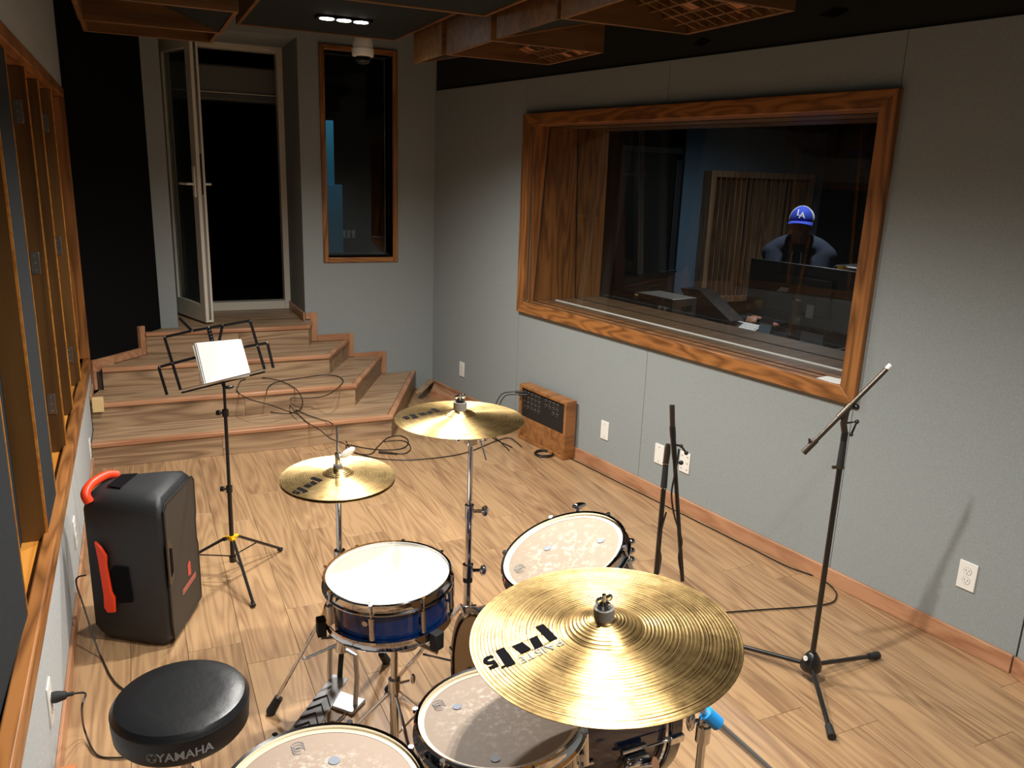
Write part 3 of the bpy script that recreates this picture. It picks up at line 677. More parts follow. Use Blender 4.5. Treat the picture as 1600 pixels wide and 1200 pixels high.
for y, lab in ((2.95, 'triple LED ceiling light in the lower dark cloud'), (1.75, 'triple LED ceiling light over the drum kit'), (.45, 'triple LED ceiling light behind the drum kit')):
    led(lab, 1.0, y, 2.39 if y == 2.95 else 2.45)
tray('ceiling_cloud', 'wooden ceiling tray with slanted dark fabric near the black wall', -.14, .415, 3.38, 3.97, 2.30, (2.50, 2.306), .26)
tray('ceiling_cloud', 'wooden ceiling tray hanging in front of the black wall', -.14, .415, 4.02, 4.42, 2.315, (2.42, 2.42), .2)
wedge_tray('slanted fabric ceiling tray between the two grid diffusers', 1.443, 2.005, 2.80, 3.345, 2.30, .13, 2.54)
wedge_tray('slanted fabric ceiling tray between the far grid diffuser and the back wall', 1.42, 2.0, 3.96, 4.40, 2.30, .13, 2.52)
def diffuser(label, x0, x1, y0, y1, zb):
    t = tray('grid_diffuser', label, x0, x1, y0, y1, zb, None, .26, .018, False)
    n = 9; c = (x1 - x0 - .036) / n; cy = (y1 - y0 - .036) / n
    def gz(x): return zb + .006 + .15 * (x1 - .018 - x) / (x1 - x0 - .036)      # the grid leans: deep on one side, flush on the other
    def slab(xa, xb, ya, yb, d0, d1):
        return MB().hexa([(xa, ya, gz(xa) + d0), (xb, ya, gz(xb) + d0), (xb, yb, gz(xb) + d0), (xa, yb, gz(xa) + d0)], [(xa, ya, gz(xa) + d1), (xb, ya, gz(xb) + d1), (xb, yb, gz(xb) + d1), (xa, yb, gz(xa) + d1)])
    X0, X1, Y0, Y1 = x0 + .018, x1 - .018, y0 + .018, y1 - .018
    slab(X0, X1, Y0, Y1, .075, .085).build('backing', G['cloudd'], t, smooth=False)
    for k in range(1, n):
        x = X0 + k * c; slab(x - .003, x + .003, Y0, Y1, .0, .075).build('grid_slat', G['cloudw'], t, smooth=False)
        y = Y0 + k * cy; slab(X0, X1, y - .003, y + .003, .0005, .0745).build('grid_slat', G['cloudw'], t, smooth=False)
    rr = random.Random(int(y0 * 100))
    for i in range(n):
        for j in range(n):
            if rr.random() < .13:
                x = X0 + i * c; y = Y0 + j * cy
                slab(x + .0035, x + c - .0035, y + .0035, y + cy - .0035, rr.choice((.004, .02, .04)), .0745).build('well_block', G['cloudl'], t, smooth=False)
diffuser('large square wooden grid diffuser hanging above the control room window', 1.45, 2.01, 2.21, 2.785, 2.30)
diffuser('square wooden grid diffuser hanging nearer the back corner', 1.44, 2.0, 3.40, 3.945, 2.30)
# security camera
cc = V((1.263, 4.84, 2.33))
sc = thing('security_camera', 'small white dome security camera hanging in front of the narrow window', 'camera', cc)
MB().lathe([(.0, .155), (.055, .155), (.058, .15), (.058, .085), (.062, .083), (.062, .05), (.058, .042), (.04, .04)], 28, MX.Translation(cc)).build('housing', G['white'], sc)
MB().lathe([(.046, .045), (.044, .02), (.03, .004), (.0, -.004)], 24, MX.Translation(cc)).build('dome', G['glassd'], sc)
MB().lathe([(.04, .046), (.03, .02), (.0, .008)], 20, MX.Translation(cc)).build('lens_unit', G['ink'], sc)
MB().cyl(cc + V((0, 0, .15)), V((cc.x, cc.y, ZC)), .014, seg=12).build('drop_pole', G['blackm'], sc)

# =====================================================================  DRUM KIT
def axis_thing(name, label, cat, top, nrm, depth, group=None):
    n = V(nrm).normalized(); return thing(name, label, cat, V(top) - n * depth, frame(n), group)
def drum(name, label, top, nrm, r, depth, shell, head, nlug, lug0=0.0, legs=None, tube=False):
    """local z from 0 (resonant edge) to depth (batter head)"""
    t = axis_thing(name, label, 'drum', top, nrm, depth)
    rs = r - .013
    MB().lathe([(rs, .006), (rs, depth - .008), (rs - .007, depth - .008), (rs - .007, .006)], 64, closed=True).build('shell', shell, t, world=False)
    hd = MB().lathe([(0, depth - .004), (r * .5, depth - .004), (r - .014, depth - .004), (r - .010, depth - .010)], 64).build('batter_head', head, t, world=False)
    MB().lathe([(r - .020, depth - .0032), (r - .008, depth - .0032)], 64).build('head_collar', G['headring'] if head != G['headw'] else G['headw'], hd, world=False)
    MB().lathe([(0, .003), (r - .012, .003)], 48).build('resonant_head', G['head2'], t, world=False)
    for z, nm in ((depth, 'batter_hoop'), (0, 'resonant_hoop')):
        sg = 1 if z else -1
        p = [(r - .0085, z + sg * .004), (r - .003, z + sg * .006), (r, z + sg * .003), (r - .002, z), (r - .002, z - sg * .02), (r + .004, z - sg * .024), (r + .004, z - sg * .027), (r - .0085, z - sg * .027)]
        MB().lathe(p, 64, closed=True).build(nm, G['chrome'], t, world=False)
    for k in range(nlug):
        a = lug0 + 2 * PI * k / nlug; m = MX.Rotation(a, 4, 'Z')
        if tube:
            lg = MB().cyl((rs + .011, 0, .034), (rs + .011, 0, depth - .034), .0075, seg=12).box((rs - .002, -.007, .035), (rs + .014, .007, .055)).box((rs - .002, -.007, depth - .055), (rs + .014, .007, depth - .035))
        else:
            zc_ = depth / 2 if depth < .2 else depth - .07
            lg = MB().cyl((rs + .010, 0, zc_ - .036), (rs + .010, 0, zc_ + .036), .0085, seg=12).box((rs - .002, -.008, zc_ - .026), (rs + .008, .008, zc_ + .026))
            if depth >= .2: lg.box((rs - .002, -.004, .08), (rs + .006, .004, zc_)).cyl((rs + .010, 0, .034), (rs + .010, 0, .095), .0085, seg=12).box((rs - .002, -.008, .042), (rs + .008, .008, .088))
        lgo = lg.xf(m).build('lug', G['chrome'], t, world=False)
        MB().cyl((r + .001, 0, depth - .05), (r + .001, 0, depth + .001), .003, seg=8).cyl((r + .001, 0, depth - .003), (r + .001, 0, depth + .006), .006, seg=8).xf(m).build('tension_rod', G['chrome'], lgo, world=False)
    for (a, ln, up) in (legs or ()):
        m = MX.Rotation(a, 4, 'Z'); z0 = -ln
        br = MB().box((rs - .002, -.02, depth * .42), (rs + .018, .02, depth * .42 + .06)).xf(m).build('leg_bracket', G['chrome'], t, world=False)
        MB().tube([(r + .004, 0, z0 + .03), (r + .004, 0, depth * .75)], .0055, 10).xf(m).build('leg', G['chrome'], t, world=False)
        MB().cyl((r + .004, 0, z0), (r + .004, 0, z0 + .035), .011, .008, 12).xf(m).build('rubber_foot', G['rubber'], t, world=False)
        MB().box((r + .012, -.004, depth * .45), (r + .02, .004, depth * .45 + .03)).ell((r + .026, 0, depth * .45 + .015), (.006, .004, .016), 10, 6).xf(m).build('wing_screw', G['chrome'], br, world=False)
    return t
def head_marks(t, depth, marks, lmark=None):
    """grey dots and a small faint maker's mark printed on a skin (local xy)"""
    for x, y, r in marks:
        MB().lathe([(0, depth - .0026), (r, depth - .0026)], 16, MX.Translation((x, y, 0))).build('print_dot', G['dot'], t, world=False)
    if lmark:
        x, y = lmark
        for k in range(3):
            MB().tube([(x + .012 * math.cos(u), y + .009 * math.sin(u) + (k - 1) * .008, depth - .0024) for u in [i * .5 for i in range(11)]], .0006, 4).build('maker_mark', G['dot'], t, world=False)

SN = V((.588, 2.039, .642)); SNn = (-.037, -.022, .999)
snare = drum('snare_drum', 'blue snare drum with white head on a chrome stand', SN, SNn, .184, .135, G['shellb'], G['headw'], 8, .25, tube=True)
for z0 in (.055,):
    MB().box((.168, -.02, .03), (.186, .02, .105)).cyl((.19, 0, .045), (.19, 0, .10), .008, seg=10).xf(MX.Rotation(math.radians(196), 4, 'Z')).build('strainer', G['chrome'], snare, world=False)
    MB().box((.168, -.018, .02), (.184, .018, .10)).cyl((.186, -.014, .03), (.186, -.014, .09), .006, seg=8).xf(MX.Rotation(math.radians(-5), 4, 'Z')).build('butt_plate', G['chrome'], snare, world=False)
MB().cyl((.170, 0, .075), (.174, 0, .075), .008, seg=14).xf(MX.Rotation(math.radians(232), 4, 'Z')).build('vent_badge', G['chrome'], snare, world=False)
head_marks(snare, .135, [], (-.09, -.13))

T1 = V((.891, 1.57, .873)); T1n = (-.371, .038, .928)
tom1 = drum('rack_tom', 'tilted rack tom with worn cream head above the bass drum', T1, T1n, .16, .21, G['shellk'], G['head1'], 6, .2)
T2 = V((.597, 1.272, .703)); T2n = (-.053, .055, .997)
tom2 = drum('floor_tom', 'smaller floor tom half covered by the large ride cymbal', T2, T2n, .1725, .30, G['shellk'], G['head2'], 6, .5, legs=[(1.1, .36, 0), (3.2, .395, 0), (5.3, .375, 0)])
T3 = V((.229, 1.208, .688)); T3n = (.02, -.016, .999)
tom3 = drum('floor_tom', 'larger floor tom with scuffed tan head next to the drum stool', T3, T3n, .186, .34, G['shellk'], G['head2'], 8, .3, legs=[(.4, .345, 0), (2.5, .345, 0), (4.6, .345, 0)])
def loc_on(t, depth, px, py):
    n = (t.matrix_basis.to_3x3() @ V((0, 0, 1))); p = t.matrix_basis @ V((0, 0, depth)); w = PL(px, py, p, n); q = t.matrix_basis.inverted() @ w; return q.x, q.y
for t, dp, ms, mk in ((tom1, .21, [(855, 855, .009), (938, 843, .009)], (812, 887)), (tom2, .30, [(714, 1102, .0095), (774, 1183, .0095)], (686, 1100)), (tom3, .34, [(522, 1186, .011)], (466, 1167))):
    head_marks(t, dp, [(*loc_on(t, dp, x, y), r) for x, y, r in ms], loc_on(t, dp, *mk))

# bass drum (axis along +x)
BC = V((.80, 1.80, .29)); BR = .272; BL = .47
mb_ = MX.Translation(BC) @ MX(((0, 0, 1, 0), (1, 0, 0, 0), (0, 1, 0, 0), (0, 0, 0, 1)))      # local z -> world x
bass = thing('bass_drum', 'dark blue bass drum with tan head lying under the ride cymbal', 'drum', (BC.x + BL / 2, BC.y, 0))
MB().lathe([(BR - .012, .02), (BR - .012, BL - .02), (BR - .02, BL - .02), (BR - .02, .02)], 72, mb_, True).build('shell', G['shellk'], bass)
MB().lathe([(0, .004), (BR - .014, .004), (BR - .008, .012)], 72, mb_).build('batter_head', G['bassh'], bass)
MB().lathe([(0, BL - .004), (BR - .014, BL - .004)], 72, mb_).build('resonant_head', G['ink'], bass)
for z0, z1, nm in ((0, .036, 'batter_hoop'), (BL - .036, BL, 'resonant_hoop')):
    MB().lathe([(BR - .004, z0), (BR + .012, z0), (BR + .012, z1), (BR - .004, z1)], 72, mb_, True).build(nm, G['shellk'], bass, bevel=.002)
MB().lathe([(BR - .01, BL - .05), (BR + .003, BL - .05), (BR + .006, BL - .044), (BR + .003, BL - .038), (BR - .01, BL - .038)], 72, mb_, True).build('chrome_ring', G['chrome'], bass)
for k in range(8):
    a = math.radians(90 + 45 * k + 4)
    for z0, sg in ((0, 1), (BL, -1)):
        m = mb_ @ MX.Rotation(a, 4, 'Z')
        c_ = MB().box((BR - .004, -.012, z0 - sg * .004), (BR + .02, .012, z0 + sg * .042), m).build('claw', G['chrome'], bass, bevel=.003)
        MB().cyl(m @ V((BR + .01, 0, z0 + sg * .04)), m @ V((BR + .01, 0, z0 + sg * .13)), .003, seg=8).build('claw_rod', G['chrome'], c_)
        MB().cyl(m @ V((BR + .002, 0, z0 + sg * .115)), m @ V((BR + .002, 0, z0 + sg * .19)), .009, seg=12).build('lug', G['chrome'], bass)
for sg in (-1, 1):
    q = V((1.14, BC.y + sg * .262, .20))
    MB().box(q + V((-.035, -.012, -.03)), q + V((.035, .012, .035))).build('spur_bracket', G['chrome'], bass, bevel=.006)
    MB().cyl(q + V((.0, sg * .0, .0)), q + V((.03, sg * .045, .03)), .019, seg=18).build('spur_knuckle', G['chrome'], bass)
    MB().ell(q + V((-.03, sg * .03, .035)), (.026, .008, .012), 12, 8).build('wing_screw', G['chrome'], bass)
    MB().tube([q + V((.0, sg * .02, .02)), q + V((.07, sg * .07, -.10)), V((q.x + .12, q.y + sg * .12, .012))], .007, 10).build('spur', G['chrome'], bass)
    MB().ell((q.x + .122, q.y + sg * .122, .012), .012, 10, 8).build('spur_foot', G['rubber'], bass)
# tom holder rises from the bass drum shell into the rack tom
hb = V((1.0, 1.72, .545))
MB().cyl(hb, hb + V((0, 0, .30)), .0125, seg=14).build('tom_post', G['chrome'], bass)
MB().lathe([(.0, .03), (.045, .02), (.05, 0)], 20, MX.Translation(hb - V((0, 0, .004)))).build('post_mount', G['chrome'], bass)
MB().tube([hb + V((0, 0, .27)), hb + V((.035, -.03, .29)), V((1.085, 1.60, .80)), V((1.045, 1.585, .80))], .009, 10).build('tom_arm', G['chrome'], bass)
wn = PL(905, 790, (0, 1.735, 0), (0, 1, 0))
MB().ell(wn, (.022, .008, .009), 14, 8).cyl(wn, hb + V((0, .0, .29)), .005, seg=8).build('wing_nut', G['chrome'], bass)
for k in range(3):
    c = PL(986, 846 + 14 * k, (1.02, 1.56, 0), (.6, -.8, 0)); MB().ell(c, (.012, .012, .009), 12, 8).build('mount_bolt', G['chrome'], tom1)

def prof_cym(r, bell_r, bell_h, rise):
    out = []
    def zf(q): 
        if q < bell_r: return rise + bell_h * (1 - (q / bell_r) ** 2.2)
        u = (q - bell_r) / (r - bell_r); return rise * (1 - u ** 1.2)
    return zf
def cymbal(name, label, c, nrm, r, bell, bh, rise, mt, rotz=0, stand=None):
    zf = prof_cym(r, bell, bh, rise); rs = [.006] + [bell * k / 8 for k in range(1, 8)] + [bell * .97, bell, bell * 1.04] + [bell + (r - bell) * k / 20 for k in range(1, 21)]
    pr = [(q, zf(q)) for q in rs]; pr2 = [(q, z - .0014) for q, z in reversed(pr)]
    t = thing(name, label, 'cymbal', c, frame(nrm) @ MX.Rotation(rotz, 3, 'Z'))
    MB().lathe(pr + pr2, 96, closed=True).build('bronze', mt, t, world=False, ang=60)
    return t, zf
def logo(t, zf, txt, size, at, rot, mt, bold=0, sx=1.0):
    m = text_mesh(txt, size, 0, bold); c, s = math.cos(rot), math.sin(rot); out = []
    for p in m.v:
        x = p.x * sx; y = p.y; X = at[0] + c * x - s * y; Y = at[1] + s * x + c * y
        out.append(V((X, Y, zf(math.hypot(X, Y)) + .0012)))
    m.v = out; return m.build('print', mt, t, world=False, smooth=False)
def cym_xy(t, z, px, py):
    n = t.matrix_basis.to_3x3() @ V((0, 0, 1)); w = PL(px, py, t.matrix_basis @ V((0, 0, z)), n); q = t.matrix_basis.inverted() @ w; return V((q.x, q.y))
def pst_logo(t, zf, p_from, p_to):
    """bold lower-case brand print: thick strokes joined by thin lines, then an outlined 5"""
    a = cym_xy(t, .008, *p_from); b = cym_xy(t, .008, *p_to); d = b - a; L = d.length; d /= L; u = V((-d.y, d.x))
    def put(m, mt, nm):
        out = []
        for p in m.v:
            q = a + d * (p.x * L) + u * (p.y * L); out.append(V((q.x, q.y, zf(q.length) + .0012)))
        m.v = out; return m.build(nm, mt, t, world=False, smooth=False)
    def quad(x0, x1, y0, y1, sk=0.0, n=6):
        m = MB(); vs_ = []
        for i in range(n + 1):
            f = i / n; vs_ += [(x0 + sk * f, y0 + (y1 - y0) * f, 0), (x1 + sk * f, y0 + (y1 - y0) * f, 0)]
        return m.add(vs_, [(2 * i, 2 * i + 1, 2 * i + 3, 2 * i + 2) for i in range(n)])
    for q in ((0, .125, -.20, .20, .0), (.20, .32, .0, .21, .03), (.42, .57, .0, .19, -.03), (.665, .79, -.06, .32, .02), (.12, .60, .205, .218, 0), (.125, .62, -.012, .0, 0), (.79, .86, .27, .30, .03)):
        put(quad(*q[:4], sk=q[4]), G['ink'], 'print_stroke')
    m = text_mesh('5', .34, 0, .012); m.v = [V((p.x + .94, p.y + .09, 0)) for p in m.v]; put(m, G['ink'], 'print_numeral')
def cym_logo(t, zf, p_from, p_to, txt, size, bold, mt=None, sx=1.0):
    a = cym_xy(t, .008, *p_from); b = cym_xy(t, .008, *p_to); d = b - a
    return logo(t, zf, txt, size, ((a + b) / 2), math.atan2(d.y, d.x), mt or G['ink'], bold, sx)

RC = V((.748, 1.143, .923)); RN = (-.076, -.003, .997)
ride, zr = cymbal('ride_cymbal', 'large bronze ride cymbal with bold black print over the floor tom', RC, RN, .254, .075, .022, .018, G['cymt'])
pst_logo(ride, zr, (860, 992), (754, 1027))
cym_logo(ride, zr, (880, 1008), (808, 1034), 'PAISTE', .026, 0, G['dot'], 1.2)
CC = V((.88, 2.244, 1.013))
crash, zc = cymbal('crash_cymbal', 'bright bronze crash cymbal on the tall straight stand', CC, (0, .002, 1), .203, .05, .016, .016, G['cym'])
pst_logo(crash, zc, (684, 643), (629, 650))
HC = V((.523, 2.367, .822)); HN = (-.004, -.034, .999)
hat, zh = cymbal('hi_hat_cymbal', 'upper hi-hat cymbal with dark print, above the snare drum', HC, HN, .178, .048, .018, .012, G['cym'])
pst_logo(hat, zh, (497, 749), (456, 766))
hat2, zh2 = cymbal('hi_hat_cymbal', 'lower hi-hat cymbal with rippled edge under the upper one', HC - V((0, 0, .012)), HN, .177, .048, .018, .012, G['cym'])
hat2.matrix_basis = MX.Translation(HC - V((0, 0, .010))) @ frame((.004, .034, -.999)).to_4x4()

def felt_stack(t, base, n, rf=.021, top=True, hgt=.026):
    n = V(n).normalized(); b = V(base)
    MB().cyl(b, b + n * hgt, rf, rf, 24).build('felt_washer', G['felt'], t)
    w = b + n * (hgt + .001)
    MB().cyl(w, w + n * .006, rf * .72, rf * .6, 20).build('washer', G['chrome'], t)
    MB().cyl(w, w + n * .026, .004, seg=10).build('top_rod', G['chrome'], t)
    f = frame(n); k = MB()
    for sg in (-1, 1): k.ell(w + n * .014 + f @ V((sg * .010, 0, .002)), (.009, .003, .008), 10, 6, f)
    k.build('wing_nut', G['chrome'], t)
def tripod(t, hub, feet, ztop, zbr, r=.007, leg='leg', mt=None, flat=False, foot_r=.011):
    mt = mt or G['chrome']
    for f in feet:
        f = V(f); top = V((hub[0], hub[1], ztop)); br = V((hub[0], hub[1], zbr)); d = (f - top)
        off = V((f.x - top.x, f.y - top.y, 0)).normalized() * .018
        if flat:
            u = d.normalized(); side = u.cross(V((0, 0, 1))).normalized() * .0115; nn = side.cross(u).normalized() * .0035
            e = f + V((0, 0, .02)); a = top + off
            MB().hexa([a - side - nn, a + side - nn, a + side + nn, a - side + nn], [e - side - nn, e + side - nn, e + side + nn, e - side + nn]).build(leg, mt, t, bevel=.002)
        else: MB().tube([top + off, f + V((0, 0, .014))], r, 10).build(leg, mt, t)
        mid = top.lerp(f, .55)
        MB().tube([br + off * .8, mid], r * .6, 8).build('brace', mt, t)
        e = f - d.normalized() * .055 + V((0, 0, .012))
        MB().cyl(e, f + V((0, 0, .013)), foot_r, foot_r * 1.15, 12).ell(f + V((0, 0, .0135)), foot_r * 1.18, 12, 8).build('rubber_foot', G['rubber'], t)
def ring_feet(c, r, angs): return [V((c[0] + r * math.cos(math.radians(a)), c[1] + r * math.sin(math.radians(a)), 0)) for a in angs]

# --- crash stand
cb = Z(735.5, 700, .915); cb.z = 0
cs = thing('cymbal_stand', 'straight chrome cymbal stand holding the bright crash cymbal', 'cymbal stand', cb)
def seg_t(t, c, z0, z1, r, nm='tube', mt=None): return MB().cyl((c.x, c.y, z0), (c.x, c.y, z1), r, seg=18).build(nm, mt or G['chrome'], t)
seg_t(cs, cb, .69, .935, .0085); seg_t(cs, cb, .48, .715, .011); seg_t(cs, cb, .12, .505, .0135)
for z, r in ((.70, .015), (.49, .018)):
    seg_t(cs, cb, z - .022, z + .022, r, 'clamp')
    d = (cam.location - cb); d.z = 0; side = V((-d.y, d.x, 0)).normalized()
    side = side if z == .49 else side
    MB().cyl((cb.x, cb.y, z), V((cb.x, cb.y, z)) + side * .04, .006, seg=10).ell(V((cb.x, cb.y, z)) + side * .05, (.013, .013, .02), 12, 8).build('wing_screw', G['chrome'], cs)
seg_t(cs, cb, .45, .468, .016, 'collar', G['rubber'])
tl = V((cb.x, cb.y, .95))
MB().box((tl.x - .018, tl.y - .018, .925), (tl.x + .018, tl.y + .018, .965)).build('tilter_block', G['chrome'], cs, bevel=.005)
for sg in (-1, 1):
    p_ = tl + RGT * (.03 * sg); MB().cyl(tl, p_, .007, seg=10).ell(tl + RGT * (.042 * sg), (.014, .014, .016), 12, 8).build('tilter_screw', G['chrome'], cs)
MB().tube([tl + V((0, 0, .0)), V((CC.x, CC.y, .975)), V((CC.x, CC.y, CC.z + .03))], .0055, 10).build('tilter_rod', G['chrome'], cs)
MB().cyl((CC.x, CC.y, .992), (CC.x, CC.y, 1.009), .017, seg=20).build('felt_washer', G['felt'], cs)
MB().tube([tl + RGT * .03 + V((0, 0, -.01)), tl + RGT * .05 + V((0, 0, -.075))], .003, 8).build('memory_key', G['chrome'], cs)
felt_stack(cs, CC + V((0, 0, zc(0) - .004)), (0, 0, 1), .021)
tripod(cs, cb, ring_feet(cb, .27, (150, 30, 270)), .36, .14, .0075)

# --- hi-hat stand
hb_ = V((HC.x, HC.y, 0))
hh = thing('hi_hat_stand', 'chrome hi-hat stand with striped foot pedal', 'hi-hat stand', hb_)
seg_t(hh, hb_, .54, .795, .0095); seg_t(hh, hb_, .20, .56, .0125); seg_t(hh, hb_, .80, .985, .0038, 'pull_rod')
seg_t(hh, hb_, .53, .57, .018, 'clamp')
MB().lathe([(0, .0), (.02, .0), (.022, .01), (.012, .02), (.012, .03), (.016, .034)], 20, MX.Translation((HC.x, HC.y, .772))).build('seat_cup', G['rubber'], hh)
MB().cyl((HC.x, HC.y, .849), (HC.x, HC.y, .862), .014, seg=18).build('felt_washer', G['felt'], hh)
MB().cyl((HC.x, HC.y, .862), (HC.x, HC.y, .90), .0085, seg=14).build('clutch', G['chrome'], hh)
w0 = V((HC.x, HC.y, .885)); MB().ell(w0 + RGT * .032 + V((0, 0, .016)), (.026, .006, .012), 14, 8, MX.Rotation(-.55, 3, 'Y')).cyl(w0, w0 + RGT * .02 + V((0, 0, .008)), .005, seg=8).build('clutch_wing', G['white'], hh)
MB().cyl((HC.x, HC.y, .205), (HC.x, HC.y, .275), .021, .017, 20).build('hub', G['chrome'], hh)
f1 = Z(424, 1116, 0)
tripod(hh, hb_, [f1, hb_ + V((.20, .17, 0))], .42, .23, .008, flat=True, foot_r=.014)
pd = (V((.03, 1.93, 0)) - hb_).normalized(); ps = V((-pd.y, pd.x, 0))
def hp_(f, s, z): return hb_ + pd * f + ps * s + V((0, 0, z))
for sg in (-1, 1):
    MB().tube([hp_(0, .012 * sg, .215), hp_(-.005, .05 * sg, .20), hp_(-.005, .055 * sg, .12), hp_(.0, .05 * sg, .012)], .0085, 10).build('frame_leg', G['chromed'], hh)
MB().hexa([hp_(-.04, -.065, .002), hp_(.04, -.065, .002), hp_(.04, .065, .002), hp_(-.04, .065, .002)], [hp_(-.04, -.065, .014), hp_(.04, -.065, .014), hp_(.04, .065, .014), hp_(-.04, .065, .014)]).build('base_plate', G['chromed'], hh, bevel=.003)
fb = [hp_(.01, -.030, .115), hp_(.01, .030, .115), hp_(.27, .048, .02), hp_(.27, -.048, .02)]
ft = MB().hexa([p - V((0, 0, .005)) for p in fb], fb).build('footboard', G['chromed'], hh, bevel=.002)
def fbp(f, s): 
    z = .115 + (.02 - .115) * (f - .01) / .26; return hp_(f, s, z + .002)
for k in range(5):
    f0 = .085 + k * .032
    MB().tube([fbp(f0 + .03, -.034), fbp(f0, 0), fbp(f0 + .03, .034)], .0022, 6).build('grip_stripe', G['rubber'], ft)
MB().hexa([hp_(.262, -.04, .001), hp_(.33, -.04, .001), hp_(.33, .04, .001), hp_(.262, .04, .001)], [hp_(.262, -.04, .018), hp_(.33, -.04, .012), hp_(.33, .04, .012), hp_(.262, .04, .018)]).build('heel_plate', G['chromed'], hh, bevel=.003)
MB().tube([hp_(0, 0, .21), hp_(.008, 0, .16), hp_(.014, 0, .115)], .009, 8).build('chain_link', G['rubber'], hh)
for sg in (-1, 1): MB().tube([hp_(.3, .03 * sg, .006), hp_(.0, .045 * sg, .008)], .003, 6).build('radius_rod', G['chrome'], hh)

# --- snare stand
sb_ = V((.600, 2.02, 0))
ss = thing('snare_stand', 'low chrome snare stand under the blue snare drum', 'drum stand', sb_)
seg_t(ss, sb_, .27, .44, .0105); seg_t(ss, sb_, .09, .30, .0135); seg_t(ss, sb_, .262, .302, .018, 'clamp')
MB().cyl((sb_.x, sb_.y, .282), (sb_.x + .045, sb_.y - .006, .287), .005, seg=8).ell((sb_.x + .055, sb_.y - .008, .292), (.008, .006, .018), 12, 8).build('wing_screw', G['chrome'], ss)
MB().cyl((sb_.x, sb_.y, .42), (sb_.x, sb_.y, .468), .016, .02, 16).build('basket_hub', G['blackm'], ss)
MB().ell((sb_.x + .035, sb_.y - .02, .405), (.03, .006, .010), 14, 8).build('tilt_wing', G['chromed'], ss)
for a in (-65, 55, 178):
    d = V((math.cos(math.radians(a)), math.sin(math.radians(a)), 0)); c = V((SN.x, SN.y, 0))
    e = V((SN.x + .004, SN.y + .003, 0)) + d * .197
    MB().tube([V((sb_.x, sb_.y, .455)), V((sb_.x, sb_.y, .462)) + d * .06, e + V((0, 0, .468)), e + V((0, 0, .50))], .007, 8).build('basket_arm', G['chrome'], ss)
    MB().box((-.014, -.017, .478), (.012, .017, .53), MX.Translation(V((e.x, e.y, 0))) @ MX.Rotation(math.radians(a), 4, 'Z')).build('rubber_grip', G['rubber'], ss, bevel=.004)
tripod(ss, sb_, ring_feet(sb_, .22, (35, 155, 275)), .25, .10, .0055)

# --- ride boom stand
rb = Z(1097, 1160, .55); rb.z = 0
rs_ = thing('boom_cymbal_stand', 'chrome boom cymbal stand with a blue clamp beside the bass drum', 'cymbal stand', rb)
seg_t(rs_, rb, .30, .585, .0095); seg_t(rs_, rb, .10, .33, .0125); seg_t(rs_, rb, .555, .595, .0165, 'clamp')
RNv = V(RN).normalized(); tp = RC - RNv * .052
cl_ = Z(1112, 1122, .632)
be = Z(1203, 1203, .50); dirb = (be - cl_).normalized(); tp = cl_ - dirb * ((cl_ - tp).length * .93)
MB().tube([tp, be + dirb * .12], .0078, 12).build('boom_arm', G['chromed'], rs_)
MB().cyl(cl_ - dirb * .02, cl_ + dirb * .02, .0165, seg=18).build('boom_clamp', G['blueclamp'], rs_)
MB().tube([V((rb.x, rb.y, .585)), V((rb.x, rb.y, .61)), cl_], .013, 12).build('boom_knuckle', G['chrome'], rs_)
kn = V((rb.x, rb.y, .605)) - RGT * .03; MB().ell(kn, (.010, .010, .026), 12, 8).cyl(V((rb.x, rb.y, .605)), kn, .006, seg=8).build('wing_screw', G['chrome'], rs_)
MB().cyl(tp - dirb * .015, tp + dirb * .02, .012, seg=14).build('tilter_block', G['chrome'], rs_)
MB().tube([tp, RC - RNv * .04, RC + RNv * .045], .005, 10).build('tilter_rod', G['chrome'], rs_)
MB().cyl(RC - RNv * .022, RC - RNv * .004, .017, seg=18).build('felt_washer', G['felt'], rs_)
felt_stack(rs_, RC + RNv * (zr(0) - .004), RNv, .0195, hgt=.024)
tripod(rs_, rb, ring_feet(rb, .27, (-30, 210, 95)), .34, .12, .0075)

# --- stool
TH = V((.018, 1.85, .522))
st_ = thing('drum_stool', 'round black vinyl drum stool with white maker print', 'stool', (TH.x, TH.y, 0))
R_ = .155
MB().lathe([(0, 0), (R_ * .6, 0), (R_ - .022, -.002), (R_ - .008, -.006), (R_ - .001, -.015), (R_ + .001, -.019)], 64, MX.Translation(TH)).build('seat_top', G['leather'], st_)
MB().lathe([(R_ + .001, -.018), (R_ + .0025, -.021), (R_ + .001, -.024)], 64, MX.Translation(TH)).build('piping', G['leathers'], st_)
MB().lathe([(R_ + .001, -.023), (R_ + .002, -.04), (R_ - .001, -.078), (R_ - .01, -.09), (0, -.09)], 64, MX.Translation(TH)).build('seat_side', G['leathers'], st_)
def wrap(m, ang0, r, zc_, squash=1):
    out = []
    for p in m.v:
        a = ang0 + p.x / r; out.append(V((TH.x + r * math.cos(a), TH.y + r * math.sin(a), zc_ + p.y)))
    m.v = out; return m
lp = PL(285, 1166, (TH.x, TH.y - .155, 0), (.1, -1, 0)); la = math.atan2(lp.y - TH.y, lp.x - TH.x)
wrap(text_mesh('YAMAHA', .030, 0, .0006), la + .03, R_ + .0022, TH.z - .056).build('print', G['print'], st_, smooth=False)
em = MB(); em.tube([(.011 * math.cos(u), .011 * math.sin(u), 0) for u in [i * PI / 12 for i in range(24)]], .0008, 4, True)
for k in range(3):
    a = PI / 2 + k * 2 * PI / 3; d = V((math.cos(a), math.sin(a), 0)); s_ = V((-d.y, d.x, 0)) * .0022
    em.tube([d * .0105, d * .004], .0007, 4); em.tube([s_ + d * .0105, s_ + d * .005, -s_ + d * .005, -s_ + d * .0105], .0007, 4)
